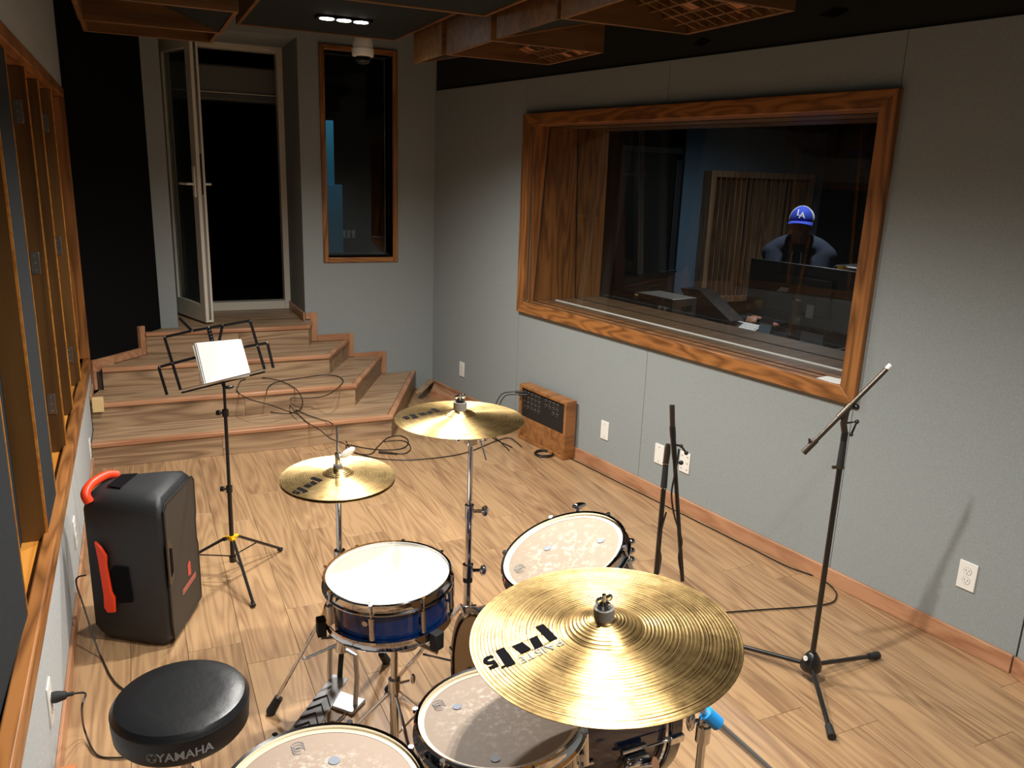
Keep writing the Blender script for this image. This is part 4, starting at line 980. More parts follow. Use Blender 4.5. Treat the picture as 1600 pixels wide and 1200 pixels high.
wrap(em, la - .43, R_ + .0022, TH.z - .056).build('emblem', G['print'], st_, smooth=False)
MB().cyl((TH.x, TH.y, TH.z - .09), (TH.x, TH.y, TH.z - .125), .045, .022, 20).build('seat_bracket', G['blackm'], st_)
MB().cyl((TH.x, TH.y, .22), (TH.x, TH.y, TH.z - .12), .013, seg=16).build('inner_post', G['chrome'], st_)
MB().cyl((TH.x, TH.y, .08), (TH.x, TH.y, .30), .0175, seg=16).build('outer_post', G['chrome'], st_)
MB().cyl((TH.x + .02, TH.y, TH.z - .108), (TH.x + .06, TH.y - .01, TH.z - .104), .007, seg=8).ell((TH.x + .066, TH.y - .012, TH.z - .103), (.01, .008, .012), 10, 8).build('knob', G['blackm'], st_)
tripod(st_, TH, ring_feet(TH, .235, (60, 180, 300)), .29, .09, .009)

# =====================================================================  MUSIC STAND
mc = Z(363.5, 868, .105); mc.z = 0
ms = thing('music_stand', 'black folding music stand with yellow clip in front of the steps', 'music stand', mc)
mtop = PL(350, 603, (mc.x, mc.y, 0), (math.sin(_h), math.cos(_h), 0))
def mp(f): return V((mc.x, mc.y, .10)).lerp(mtop, f)
MB().cyl(mp(-.03), mp(.42), .0095, seg=14).build('lower_pole', G['blackm'], ms)
MB().cyl(mp(.40), mp(.86), .0075, seg=14).build('middle_pole', G['blackm'], ms)
MB().cyl(mp(.84), mp(1.02), .006, seg=12).build('upper_pole', G['blackm'], ms)
for f in (.41, .85):
    MB().cyl(mp(f - .018), mp(f + .018), .0135, seg=14).build('clamp', G['blackm'], ms)
    MB().cyl(mp(f), mp(f) - RGT * .025, .004, seg=8).cyl(mp(f) - RGT * .022, mp(f) - RGT * .036, .0115, seg=12).build('clamp_knob', G['blackm'], ms)
yc = mp(.115)
yk = MB().cyl(yc - V((0, 0, .008)), yc + V((0, 0, .012)), .016, seg=16)
feet = [Z(397, 950, 0), Z(440, 861, 0)]; cxy = V((mc.x, mc.y, 0))
d3 = -((feet[0] - cxy).normalized() + (feet[1] - cxy).normalized()).normalized(); feet.append(cxy + d3 * .32)
for f in feet:
    d = (f - cxy).normalized(); yk.cyl(yc, yc + d * .034, .0085, .0075, 12)
yk.build('leg_clip', G['yellow'], ms)
MB().cyl(yc - FWD * .016 - RGT * .02, yc - FWD * .03 - RGT * .024, .009, seg=12).build('clip_knob', G['blackm'], ms)
for f in feet:
    d = (f - cxy).normalized(); a = yc + d * .03 - V((0, 0, .002))
    MB().tube([a, f + V((0, 0, .011))], .0065, 10).build('leg', G['blackm'], ms)
    MB().tube([V((mc.x, mc.y, .103)) , a.lerp(f, .42)], .003, 6).build('brace', G['blackm'], ms)
    MB().cyl(f - d * .02 + V((0, 0, .017)), f + V((0, 0, .0105)), .0085, .0095, 10).build('rubber_foot', G['rubber'], ms)
MB().cyl(mp(-.03), mp(-.03) + V((0, 0, .025)), .015, seg=12).build('bottom_hub', G['blackm'], ms)
# folding desk
dnrm = V((-math.sin(_h) * .86, -math.cos(_h) * .86, .51)); dp_ = mtop + V((0, 0, .05))
def DP(x, y, off=0): return PL(x, y, dp_ + dnrm * off, dnrm)
def bar(nm, a, b, off=0, w=.008):
    p, q = DP(*a, off), DP(*b, off); u = (q - p).normalized(); sd = dnrm.cross(u) * w; e = dnrm * .0012
    return MB().hexa([p - sd - e, p + sd - e, p + sd + e, p - sd + e], [q - sd - e, q + sd - e, q + sd + e, q - sd + e]).build(nm, G['blackm'], ms)
bars = [((280, 497), (300, 517), -.004), ((256, 527), (300, 517), 0), ((300, 517), (392, 501), .003), ((257, 527), (283, 612), .003), ((391, 502), (414, 579), 0), ((247, 574), (304, 559), 0), ((377, 543), (418, 536), 0), ((248, 574), (261, 617), .003), ((418, 537), (427, 575), .003), ((348, 507), (342, 535), 0), ((326, 512), (334, 545), .004), ((304, 559), (377, 543), -.006)]
for k, (a, b, o) in enumerate(bars): bar('desk_bar', a, b, o, 0.0058 if k not in (10,) else .009)
bar('ledge', (283, 612), (414, 579), .004, .009)
p, q = DP(283, 613, .004), DP(414, 580, .004); dn_ = (q - p).normalized(); lo_ = V((0, 0, 0))
fw_ = (dnrm - V((0, 0, dnrm.z)) * .0).normalized()
MB().hexa([p, q, q + fw_ * .028, p + fw_ * .028], [p + V((0, 0, -.002)), q + V((0, 0, -.002)), q + fw_ * .028 + V((0, 0, -.002)), p + fw_ * .028 + V((0, 0, -.002))]).build('ledge_lip', G['chromed'], ms)
for a in ((257, 526), (300, 517), (326, 511), (348, 507), (391, 501), (269, 567), (402, 540), (249, 573), (418, 536), (283, 611), (414, 578)):
    c = DP(*a, .003); MB().ell(c, .0042, 8, 6).build('rivet', G['chrome'], ms)
MB().cyl(mtop - V((0, 0, .0)), DP(345, 588, -.008), .008, seg=12).ell(mtop + RGT * .02 - V((0, 0, .006)), (.02, .01, .008), 12, 8).build('tilt_bracket', G['blackm'], ms)
for k in range(5):
    a = DP(327.5 + k * 1.4, 516 + k * 5, .0055); MB().ell(a, .0025, 6, 4).build('adjust_notch', G['chrome'], ms)
# folded umbrella like rod leaning behind the stand
# sheet music
sm = thing('sheet_music', 'thick stack of white sheet music resting on the music stand', 'sheet music', DP(350, 600, .01))
for k, (q4, o0_, o1_) in enumerate((([(302, 541), (377, 531), (392, 585), (318, 601)], .007, .013), ([(305, 537), (374, 531), (390, 588), (320, 601)], .0135, .019), ([(307, 536), (373, 530), (389, 587), (322, 599)], .0195, .022))):
    MB().hexa([DP(x, y, o0_) for x, y in q4], [DP(x, y, o0_) + dnrm * (o1_ - o0_) for x, y in q4]).build('page_block', G['paper'], sm)
cloth = [DP(x, y, 0) for x, y in ((328, 512), (330, 512))]

# =====================================================================  LOUDSPEAKER
s0 = Z(268, 1014, 0); s1_ = Z(304, 731, .575); s1_.z = 0
fw1 = (s1_ - s0); wid = .345; fx = fw1.normalized(); fy = V((-fx.y, fx.x, 0))        # fx: along the front, fy: to the back
s_c = s0
spk = thing('loudspeaker', 'black plastic loudspeaker with orange handles standing by the left wall', 'loudspeaker', s0 + fx * wid / 2 + fy * .14)
def SPP(u, v, z): return s0 + fx * u + fy * v + V((0, 0, z))
# body sections from bottom to top: u0,u1 (front width), back inset, depth
secs = [(.02, .25, .30, .0, .028), (.0, .0, .345, .0, .0)]
H_ = .60
body = []
lv = [(.0, .035, .03, .03), (.015, .012, .012, .012), (.05, .0, .0, .0), (.30, .0, .0, .0), (.52, .0, .0, .0), (.562, .010, .010, .003), (.588, .04, .035, .014), (.598, .09, .08, .045)]
vsx = []; ring_n = 0
for (z, iu, ib, iff) in lv:
    w0, w1 = iu * .9, wid - iu * .9; df = iff; db = .31 - ib
    ins = .05
    ring = [(w0 + .012, df), (w1 - .012, df), (w1, df + .012), (w1 - .005, df + .07), (w1 - ins, db - .05), (w1 - ins - .04, db), (w0 + ins + .04, db), (w0 + ins, db - .05), (w0 + .005, df + .07), (w0, df + .012)]
    ring_n = len(ring); vsx += [SPP(a, b, z) for a, b in ring]
fs = [tuple(range(ring_n)), tuple(range((len(lv) - 1) * ring_n, len(lv) * ring_n))]
for j in range(len(lv) - 1):
    for k in range(ring_n): fs.append((j * ring_n + k, j * ring_n + (k + 1) % ring_n, (j + 1) * ring_n + (k + 1) % ring_n, (j + 1) * ring_n + k))
MB().add(vsx, fs).build('cabinet', G['spkr'], spk, bevel=.006, ang=50)
gq = [(.018, .03), (.327, .03), (.332, .10), (.332, .27), (.320, .30), (.320, .38), (.332, .41), (.332, .545), (.31, .566), (.035, .566), (.013, .545), (.013, .41), (.026, .38), (.026, .30), (.013, .27), (.013, .10)]
MB().prism([SPP(u, -.0005, z) for u, z in gq], fy * -.008).build('grille', G['grille'], spk, bevel=.003)
rim = [SPP(u, -.0085, z) for u, z in gq]; MB().tube(rim, .0028, 6, True).build('grille_edge', G['boomm'], spk)
# port recess on the near edge
MB().prism([SPP(.012, -.0086, .25), SPP(.05, -.0086, .285), SPP(.05, -.0086, .40), SPP(.012, -.0086, .44), SPP(.0, -.0086, .42), SPP(.0, -.0086, .27)], fy * -.006).build('port_bezel', G['boomm'], spk, bevel=.002)
MB().prism([SPP(.017, -.0147, .285), SPP(.041, -.0147, .296), SPP(.041, -.0147, .39), SPP(.017, -.0147, .402)], fy * -.001).build('port', G['ink'], spk, smooth=False)
# side handle recess + orange handle
sd = (SPP(.05, .28, 0) - SPP(.005, .07, 0)).normalized(); so = V((sd.y, -sd.x, 0)); so = so if so.dot(fx) < 0 else -so
def SD(t, z, off=.003): return SPP(.005, .07, z) + sd * t + so * off
MB().prism([SD(.06, .185), SD(.115, .175), SD(.14, .20), SD(.14, .30), SD(.125, .325), SD(.07, .325)], so * .002).build('handle_recess', G['ink'], spk, bevel=.001)
MB().prism([SD(0.130, .14, .004), SD(0.160, .135, .004), SD(0.173, .155, .004), SD(0.170, .21, .004), SD(0.178, .35, .004), SD(0.185, .42, .004), SD(0.163, .40, .004), SD(0.143, .365, .004), SD(0.147, .33, .004), SD(0.137, .22, .004), SD(0.127, .20, .004)], so * .012).build('side_handle', G['orange'], spk, bevel=.003)
# top handle at the back
h0, h1 = SPP(.05, .235, .555), SPP(.25, .235, .575)
hc = bez([SPP(.07, .275, .555), SPP(.075, .288, .585), SPP(.12, .285, .606), SPP(.20, .265, .609), SPP(.235, .24, .597)], 6)
MB().tube(hc, .017, 12).build('top_handle', G['orange'], spk)
MB().prism([SPP(.10, .175, .5985), SPP(.25, .17, .5985), SPP(.235, .225, .5985), SPP(.12, .23, .5985)], (0, 0, .002)).build('handle_well', G['ink'], spk, bevel=.0005)
# logo on the grille
def on_grille(m, u0, z0, rot=0):
    out = []
    for p in m.v:
        a = p.x * math.cos(rot) - p.y * math.sin(rot); b = p.x * math.sin(rot) + p.y * math.cos(rot); out.append(SPP(u0 + a, -.0095, z0 + b))
    m.v = out; return m
on_grille(MB().prism([(-.016, -.022, 0), (.016, -.030, 0), (.016, .024, 0), (.004, .036, 0), (-.016, .024, 0)], (0, 0, .002)), .215, .215).build('logo_emblem', G['redlogo'], spk, smooth=False)
lb = on_grille(box((-.075, -.012, 0), (.075, .012, .002)), .205, .160).build('logo_bar', mat('logo_pink', (176, 120, 108), .5), spk, smooth=False)
for k in range(7): on_grille(box((-.066 + k * .021, -.008, .0), (-.056 + k * .021, .008, .002)), .205, .160).xf(MX.Translation(fy * -.0012)).build('logo_letter', G['redlogo'], lb, smooth=False)

# =====================================================================  MICROPHONE STANDS
m1c = Z(1266, 1047, .035); m1c.z = 0
mk = thing('microphone_stand', 'black boom microphone stand beside the right wall with its arm angled up', 'microphone stand', m1c)
def fac(c, x, y): return PL(x, y, (c.x, c.y, 0), (math.sin(_h), math.cos(_h), 0))
fl_ = [Z(1299, 1158, 0), Z(1371, 1029, 0)]; d3 = -((fl_[0] - m1c).normalized() + (fl_[1] - m1c).normalized()).normalized(); fl_.append(m1c + d3 * .35)
MB().lathe([(0, .035), (.03, .035), (.038, .045), (.038, .062), (.03, .085), (.018, .105), (.012, .11)], 20, MX.Translation(m1c)).build('hub', G['blackm'], mk)
MB().cyl(m1c + V((0, 0, .09)) - RGT * .028 - FWD * .01, m1c + V((0, 0, .09)) - RGT * .032 - FWD * .02, .008, seg=12).build('hub_badge', G['white'], mk)
for f in fl_:
    d = (f - m1c).normalized()
    MB().cyl(m1c + d * .02 + V((0, 0, .055)), f - d * .03 + V((0, 0, .018)), .0085, seg=12).build('leg', G['blackm'], mk)
    MB().cyl(f - d * .05 + V((0, 0, .021)), f + V((0, 0, .0155)), .012, .0145, 14).build('rubber_foot', G['rubber'], mk)
ztop = fac(m1c, 1318, 688).z; zg = fac(m1c, 1310, 730).z
seg_t(mk, m1c, .1, zg + .01, .0098, 'pole', G['blackm'])
MB().cyl((m1c.x, m1c.y, zg), (m1c.x, m1c.y, ztop), .0125, .0105, 16).build('grip', G['rubber'], mk)
MB().cyl((m1c.x, m1c.y, ztop), (m1c.x, m1c.y, ztop + .004), .011, seg=16).build('grip_ring', G['chrome'], mk)
MB().cyl((m1c.x, m1c.y, zg - .004), (m1c.x, m1c.y, zg + .004), .0135, seg=14).tube([V((m1c.x, m1c.y, zg)), V((m1c.x, m1c.y, zg)) - RGT * .026], .006, 8).build('cable_clip', G['boomm'], mk)
MB().cyl((m1c.x, m1c.y, ztop), (m1c.x, m1c.y, ztop + .03), .0115, seg=14).build('swivel_base', G['blackm'], mk)
b0, b1 = fac(m1c, 1255, 708), fac(m1c, 1387, 575); bd = (b1 - b0).normalized()
MB().cyl(b0 + bd * .05, b1, .0078, seg=14).build('boom_arm', G['boomm'], mk)
MB().cyl(b0, b0 + bd * .062, .0105, seg=14).build('counterweight', G['boomm'], mk)
MB().cyl(b1 - bd * .004, b1 + bd * .014, .0085, seg=14).build('thread_tip', G['white'], mk)
bc = fac(m1c, 1323, 640)
MB().cyl(bc - bd * .038, bc + bd * .02, .0115, seg=14).build('boom_sleeve', G['boomm'], mk)
MB().tube([V((m1c.x, m1c.y, ztop + .025)), fac(m1c, 1318, 662), bc], .011, 10).build('swivel', G['boomm'], mk)
kn = fac(m1c, 1338, 636); MB().cyl(bc, kn, .004, seg=8).ell(kn, (.011, .011, .011), 12, 8).build('boom_knob', G['blackm'], mk)
ka, kb_, kc = fac(m1c, 1322, 661), fac(m1c, 1339, 659), fac(m1c, 1330, 679)
MB().tube([ka, kb_, kc], .004, 8).ell(kb_, .0075, 10, 8).ell(kc, .007, 10, 8).build('crank_handle', G['blackm'], mk)
b0c = b0 + bd * .03; MB().tube([b0c, b0c - RGT * .004 + V((0, 0, .03))], .004, 8).build('boom_clip', G['boomm'], mk)

m2c = Z(1037, 762, .62); m2c.z = 0
m2 = thing('microphone_stand', 'black microphone stand folded upright with a cable wound around it', 'microphone stand', m2c)
MB().lathe([(0, .035), (.03, .035), (.038, .045), (.038, .062), (.03, .085), (.018, .105), (.012, .11)], 20, MX.Translation(m2c)).build('hub', G['blackm'], m2)
for f in ring_feet(m2c, .30, (95, 215, -25)):
    d = (f - m2c).normalized()
    MB().cyl(m2c + d * .02 + V((0, 0, .055)), f - d * .03 + V((0, 0, .018)), .0085, seg=12).build('leg', G['blackm'], m2)
    MB().cyl(f - d * .05 + V((0, 0, .021)), f + V((0, 0, .0155)), .012, .0145, 14).build('rubber_foot', G['rubber'], m2)
zt2 = fac(m2c, 1040, 724).z; seg_t(m2, m2c, .1, .625, .0098, 'pole', G['blackm'])
MB().cyl((m2c.x, m2c.y, .622), (m2c.x, m2c.y, zt2), .0125, .0108, 16).build('grip', G['rubber'], m2)
for z in (.62, zt2): MB().cyl((m2c.x, m2c.y, z - .002), (m2c.x, m2c.y, z + .002), .0128, seg=16).build('grip_ring', G['chrome'], m2)
MB().tube([V((m2c.x, m2c.y, zt2)), fac(m2c, 1043, 706), fac(m2c, 1044, 694)], [.0115, .012, .009], 12).build('swivel', G['boomm'], m2)
c2 = lambda x, y, o=.026: fac(m2c, x, y) - FWD * o
MB().cyl(c2(1049, 672), c2(1064, 905), .008, seg=14).build('boom_arm', G['blackm'], m2)
MB().cyl(c2(1048.5, 666), c2(1049.5, 682), .0115, seg=14).build('boom_collar', G['blackm'], m2)
MB().cyl(c2(1048, 633), c2(1048.7, 668), .0098, seg=16).build('counterweight', G['boomm'], m2)
MB().cyl(c2(1049.5, 682), c2(1052, 716), .0105, .0095, 14).build('boom_sleeve', G['blackm'], m2)
ka = c2(1052, 694); MB().tube([ka, c2(1062, 696), c2(1070, 707)], .004, 8).ell(c2(1070, 707), .008, 10, 8).ell(c2(1062, 696), .007, 10, 8).build('crank_handle', G['blackm'], m2)
MB().cyl(c2(1052, 722), c2(1060, 722), .004, seg=8).ell(c2(1062, 722), (.009, .009, .009), 10, 8).build('boom_knob', G['blackm'], m2)
pts = [c2(1057, 700, .045), c2(1054, 718, .052), c2(1049, 745, .05), c2(1046, 770, .04), c2(1050, 800, .035), c2(1057, 826, .05), c2(1062, 845, .04), c2(1058, 868, .03), c2(1062, 900, .045)]
MB().tube(bez(pts, 6), .0036, 8).build('wound_cable', G['cable'], m2)
pts = [c2(1041, 800, -.0), c2(1032, 826, .02), c2(1028, 850, .02), c2(1034, 872, -.02), c2(1028, 895, .015)]
MB().tube(bez(pts, 6), .0036, 8).build('wound_cable', G['cable'], m2)

# =====================================================================  STAGE BOX
sA, sB = (PL(812, 690, RW(0, -.085, 0), N_R) - O_R).dot(E_R), (PL(884, 712, RW(0, -.085, 0), N_R) - O_R).dot(E_R)
sbx = thing('stage_box', 'wooden stage connector box leaning on the right wall', 'stage box', RW((sA + sB) / 2, -.05, 0))
SB0, SB1, SBH, SBD = sA, sB, .385, .085
def sbp(nm, a, b, mt, bev=.003): return box(a, b, M_R).build(nm, G[mt], sbx, bevel=bev)
tw = .022
sbp('side_board', (SB0, -SBD - .018, 0.0005), (SB0 + tw, -.018, SBH), 'ampw'); sbp('side_board', (SB1 - tw, -SBD - .018, .0005), (SB1, -.018, SBH), 'ampw')
sbp('top_board', (SB0 + tw, -SBD - .018, SBH - tw), (SB1 - tw, -.018, SBH), 'ampw'); sbp('bottom_board', (SB0 + tw, -SBD - .018, .0005), (SB1 - tw, -.018, tw), 'ampw')
sbp('lower_panel', (SB0 + tw, -SBD - .006, tw), (SB1 - tw, -SBD + .006, .165), 'ampw')
cpn = sbp('connector_panel', (SB0 + tw, -SBD - .006, .165), (SB1 - tw, -SBD + .006, SBH - tw), 'plastic', .001)
sbp('back_board', (SB0 + tw, -.026, tw), (SB1 - tw, -.018, SBH - tw), 'ampw', 0)
ws = SB1 - SB0 - 2 * tw
for g0, nc, nr in ((.05, 5, 4), (.56, 4, 3)):
    for i in range(nc):
        for j in range(nr):
            if g0 > .5 and j == 2 and i < 2: continue
            s = SB0 + tw + ws * (g0 + i * .088); z = SBH - tw - .028 - j * .032
            p = RW(s, -SBD - .006, z); so_ = MB().cyl(p, p - N_R * .004, .0105, seg=14).build('socket', G['chromed'], cpn)
            MB().cyl(p - N_R * .0041, p - N_R * .005, .0072, seg=12).build('socket_hole', G['ink'], so_)

# =====================================================================  CABLES
def cable(name, label, pts, r=.0032, n=8, ends=None):
    t = thing(name, label, 'cable', V((sum(p.x for p in pts) / len(pts), sum(p.y for p in pts) / len(pts), min(p.z for p in pts))))
    MB().tube(bez(pts, n), r, 8).build('cord', G['cable'], t)
    return t
def on(z, *pp): return [Z(x, y, z) for x, y in pp]
h1, h2, f0 = HS[0] + .009, HS[1] + .009, .006
p = on(h2, (372, 603), (378, 594), (400, 590), (430, 593), (452, 601)) + [Z(466, 612, h2)] + on(h1 + .06, (473, 628)) + on(h1, (468, 640), (450, 646), (425, 644), (415, 638), (424, 632), (446, 634), (464, 641), (482, 649)) + on(h1, (500, 655), (516, 660)) + on(.06, (530, 672)) + on(f0, (541, 690), (549, 703), (560, 709))
p += on(f0, (580, 709), (590, 698), (606, 684), (626, 681), (638, 689), (630, 700), (602, 703), (570, 700), (545, 695), (541, 699), (552, 706), (580, 714), (610, 718), (650, 718), (700, 713), (735, 705), (772, 690), (794, 684), (806, 690), (815, 698))
ca = cable('microphone_cable', 'long black cable looping down the steps and across the floor', p)
p = on(h2, (452, 601)) + on(h2, (436, 594), (420, 604), (416, 618)) + on(h1 + .08, (424, 632)) + on(h1 + .03, (440, 640), (456, 646), (466, 640))
p2 = on(h2, (372, 603), (371, 612), (390, 624)) + on(h2 - .02, (420, 632)) + on(h1 + .05, (448, 642)) + on(h1, (466, 648), (480, 660)) + on(h1 - .01, (500, 672)) + on(.07, (516, 685)) + on(f0, (535, 692), (546, 698))
cable('microphone_cable', 'thin black cable drooping over the lower steps', p2)
p3 = on(h2, (464, 596), (480, 589), (505, 586), (525, 587), (536, 594), (530, 604), (514, 616)) + on(h1 + .09, (495, 621), (470, 622), (456, 622)) + on(h1 + .04, (452, 630), (458, 640), (466, 647))
p3 = on(h2, (416, 616), (420, 604), (436, 596)) + p3[1:]
cable('microphone_cable', 'black cable forming a wide loop on the second step', p3)
p4 = on(f0, (613, 708), (630, 709), (640, 704), (641, 697), (634, 690), (620, 688), (600, 690))
c4 = cable('microphone_cable', 'short end of black cable with a metal connector on the floor', p4)
a, b = Z(613, 708, .010), Z(592, 706, .010); MB().cyl(a, b, .0075, .009, 12).build('connector', G['boomm'], c4); MB().cyl(a, a.lerp(b, -.35), .005, seg=10).build('strain_relief', G['rubber'], c4)
# cables plugged into stage box
for k, (y_, lab) in enumerate(((0, 'black cable arching into the top row of the stage box'), (1, 'second black cable arching into the stage box'))):
    s = SB0 + tw + ws * (.05 + .088 * k); z = SBH - tw - .028 - .008 * k
    p = RW(s, -SBD - .012, z)
    pts = [p, p - N_R * .06 + V((0, 0, -.004)) - E_R * .05, RW(s - .13, -.20, .29), RW(s - .17, -.24, .14), RW(s - .16, -.25, .02), RW(s - .08 + .04 * k, -.27, .006), RW(s + .12, -.26 - .05 * k, .006)]
    t = cable('stage_cable', lab, pts); MB().cyl(p, p - N_R * .05 + V((0, 0, -.002)) - E_R * .035, .0085, seg=12).build('connector', G['blackm'], t)
co_ = Z(850, 711, .0); pts = []
for k in range(60):
    a = k * 2 * PI / 20; r = .056 + .003 * math.sin(k * 1.7); pts.append(co_ + V((r * math.cos(a) * 1.05, r * math.sin(a) * 1.05, .005 + .0045 * (k / 20))))
cable('coiled_cable', 'black cable wound into a ring on the floor by the stage box', pts, .0042, 2)
pts = on(f0, (868, 706)) + [RW((Z(x, y, 0) - O_R).dot(E_R), -.045, f0) for x, y in ((900, 722), (960, 750), (1030, 785), (1110, 822), (1180, 856), (1240, 884))] + on(f0, (1280, 903), (1304, 922), (1306, 935), (1295, 943), (1260, 948), (1200, 952), (1130, 957), (1060, 962))
cable('floor_cable', 'black cable running along the right baseboard and looping to the drums', pts)
# speaker cord and plug
q0 = SPP(.06, .31, .27)
pts = [q0, q0 + V((-.035, .01, -.02)), V((XL + .05, q0.y - .03, .16)), V((-.235, 2.97, .03)), Z(160, 1030, f0), Z(172, 1055, f0), Z(186, 1072, f0), Z(215, 1090, f0)]
cable('speaker_cord', 'thin black cord hanging from the loudspeaker to the floor', pts, .003)
pl0 = V((XL + .008, 2.35, .262))
pg = thing('power_plug', 'black power plug with cord in the left wall outlet', 'power plug', pl0)
MB().lathe([(0, 0), (.016, 0), (.017, .012), (.012, .035), (.006, .04), (.006, .055)], 16, MX.Translation(pl0) @ MX.Rotation(PI / 2, 4, 'Y')).build('plug_body', G['rubber'], pg)
pts = [pl0 + V((.05, 0, 0)), pl0 + V((.085, -.005, -.005)), PL(128, 1105, (0, 2.30, 0), (0, 1, 0)), Z(132, 1140, .04), Z(150, 1178, f0), Z(180, 1184, f0), Z(215, 1180, f0), Z(250, 1170, f0)]
MB().tube(bez(pts, 8), .003, 8).build('cord', G['cable'], pg)
# wooden block at the lower left
wbp = Z(75, 1190, .12)
tag(MB().box((XL + .013, 2.12, .0), (XL + .065, 2.215, .13)).build('wood_block', G['peg'], bevel=.004), 'small reddish wood block standing against the left baseboard', 'wood block')

# =====================================================================  CONTROL ROOM
YC = 6.05
xb0, xb1 = YP(1064, 300, YC).x, YP(1281, 300, YC).x
ztop_b = YP(1150, 199, YC).z
rm = MB().box((2.95, .9, -.1), (7.0, YC + .1, -.001)).box((2.7, YC, 0), (7.0, YC + .12, 2.62)).box((2.9, .9, 2.62), (7.0, YC + .1, 2.7)).box((7.0, .9, -.1), (7.1, YC + .1, 2.7)).box((3.55, .8, -.1), (7.1, .9, 2.7))
struct(rm.build('wall_control_room', G['black'], smooth=False))
bwl = struct(box((xb0, YC - .02, 0), (xb1, YC - .0005, ztop_b)).build('wall_control_blue', G['bluewall'], smooth=False))
struct(box((xb1, YC - .12, 0), (6.9, YC - .0005, 2.6)).build('wall_control_curtain', G['black'], smooth=False))
# control room door with lever
dx0, dx1 = YP(966, 300, YC - .03).x, YP(1060, 300, YC - .03).x
dd = struct(thing('door_2', 'black control room door with a lever handle', 'door', ((dx0 + dx1) / 2, YC - .03, 0)))
box((dx0, YC - .045, .003), (dx1 - .06, YC - .001, YP(1000, 238, YC).z)).build('leaf', G['screen'], dd, bevel=.004)
box((dx1 - .06, YC - .06, .003), (dx1, YC - .001, YP(1050, 250, YC).z)).build('frame_post', mat('door_post', (44, 48, 52), .5), dd, bevel=.004)
box((dx0, YC - .055, YP(1000, 238, YC).z), (dx1, YC - .001, YP(1000, 238, YC).z + .05)).build('frame_head', G['darkp'], dd, bevel=.004)
lv0, lv1 = YP(1056, 424, YC - .09), YP(1030, 426, YC - .09)
MB().tube([V((lv0.x, YC - .045, lv0.z)), lv0, lv1], .011, 10).build('lever', G['chrome'], dd)
# slatted wooden diffuser on the blue wall
x0, x1, zt_, zb_ = YP(1098, 266, YC).x, YP(1258, 272, YC).x, YP(1098, 266, YC).z, YP(1080, 470, YC).z
sl = thing('slat_diffuser', 'framed wooden slat diffuser hanging on the blue control room wall', 'wall diffuser', ((x0 + x1) / 2, YC - .03, zb_))
ya, yb_ = YC - .14, YC - .0205
fr = .055
box((x0, ya, zb_), (x0 + fr, yb_, zt_)).build('frame_board', G['slatB'], sl, bevel=.003); box((x1 - fr, ya, zb_), (x1, yb_, zt_)).build('frame_board', G['slatB'], sl, bevel=.003)
box((x0 + fr, ya, zb_), (x1 - fr, yb_, zb_ + fr)).build('frame_board', G['slatB'], sl, bevel=.003); box((x0 + fr, ya, zt_ - fr), (x1 - fr, yb_, zt_)).build('frame_board', G['slatB'], sl, bevel=.003)
box((x0 + fr, yb_ - .012, zb_ + fr), (x1 - fr, yb_, zt_ - fr)).build('backing', G['slatA'], sl, smooth=False)
nf_ = 19; depths = [0, .03, .07, .05, .02, .06, .0, .04]
for k in range(nf_):
    xa = x0 + fr + (x1 - x0 - 2 * fr) * k / nf_; xb = x0 + fr + (x1 - x0 - 2 * fr) * (k + 1) / nf_
    if k: box((xa - .004, ya + .006, zb_ + fr), (xa + .004, yb_ - .012, zt_ - fr)).build('fin', G['slatB'], sl, smooth=False)
    dpt = depths[(k * 3) % 8]
    if dpt: box((xa + .0045, yb_ - .012 - dpt, zb_ + fr), (xb - .0045, yb_ - .0125, zt_ - fr)).build('well_strip', G['slatA'], sl, smooth=False)
# desk and equipment
def RM(name, label, cat, parts, base):
    t = thing(name, label, cat, base)
    for nm, a, b, mt, bv in parts: box(a, b, M_R).build(nm, G[mt], t, bevel=bv)
    return t
RM('mixing_desk', 'black studio desk behind the control room window', 'desk', [('desk_top', (1.35, 1.0, .70), (3.75, 1.80, .74), 'screen', .004), ('leg_panel', (1.4, 1.05, 0), (1.44, 1.75, .70), 'screen', .002), ('leg_panel', (3.66, 1.05, 0), (3.70, 1.75, .70), 'screen', .002), ('back_panel', (1.44, 1.06, .1), (3.66, 1.08, .70), 'screen', .002)], RW(2.5, 1.4, 0))
t = RM('computer_monitor', 'wide black computer monitor seen from behind on the studio desk', 'monitor', [('panel', (2.185, 1.20, .90), (3.03, 1.225, 1.27), 'screen', .006), ('rear_housing', (2.38, 1.168, .97), (2.84, 1.199, 1.2), 'screen', .008), ('neck', (2.57, 1.16, .752), (2.65, 1.19, 1.05), 'screen', .004), ('foot', (2.46, 1.10, .7405), (2.76, 1.30, .752), 'screen', .004), ('cable_cover', (2.6, 1.162, 1.0), (2.64, 1.168, 1.06), 'silver', .001)], RW(2.6, 1.2, .74))
def WP(x, y, d): return PL(x, y, RW(0, d, 0), N_R)
c = WP(1224, 452, 1.167); bx = (c - O_R).dot(E_R)
MB().prism([RW(bx - .05, 1.1675, c.z - .02), RW(bx + .035, 1.1675, c.z - .012), RW(bx + .04, 1.1675, c.z + .012), RW(bx - .02, 1.1675, c.z + .014)], N_R * -.001).build('sticker', G['silver'], t, smooth=False)
c = WP(1266, 487, 1.16); bx = (c - O_R).dot(E_R)
box((bx - .025, 1.150, c.z - .04), (bx + .025, 1.167, c.z + .04), M_R).build('power_brick', G['silver'], t, bevel=.003)
RM('equipment_rack', 'low black rack cabinet under the audio receiver', 'rack cabinet', [('body', (1.36, .66, 0), (2.06, .985, .855), 'screen', .005), ('base_trim', (1.36, .655, .0), (2.06, .66, .06), 'rubber', 0)], RW(1.7, .8, 0))
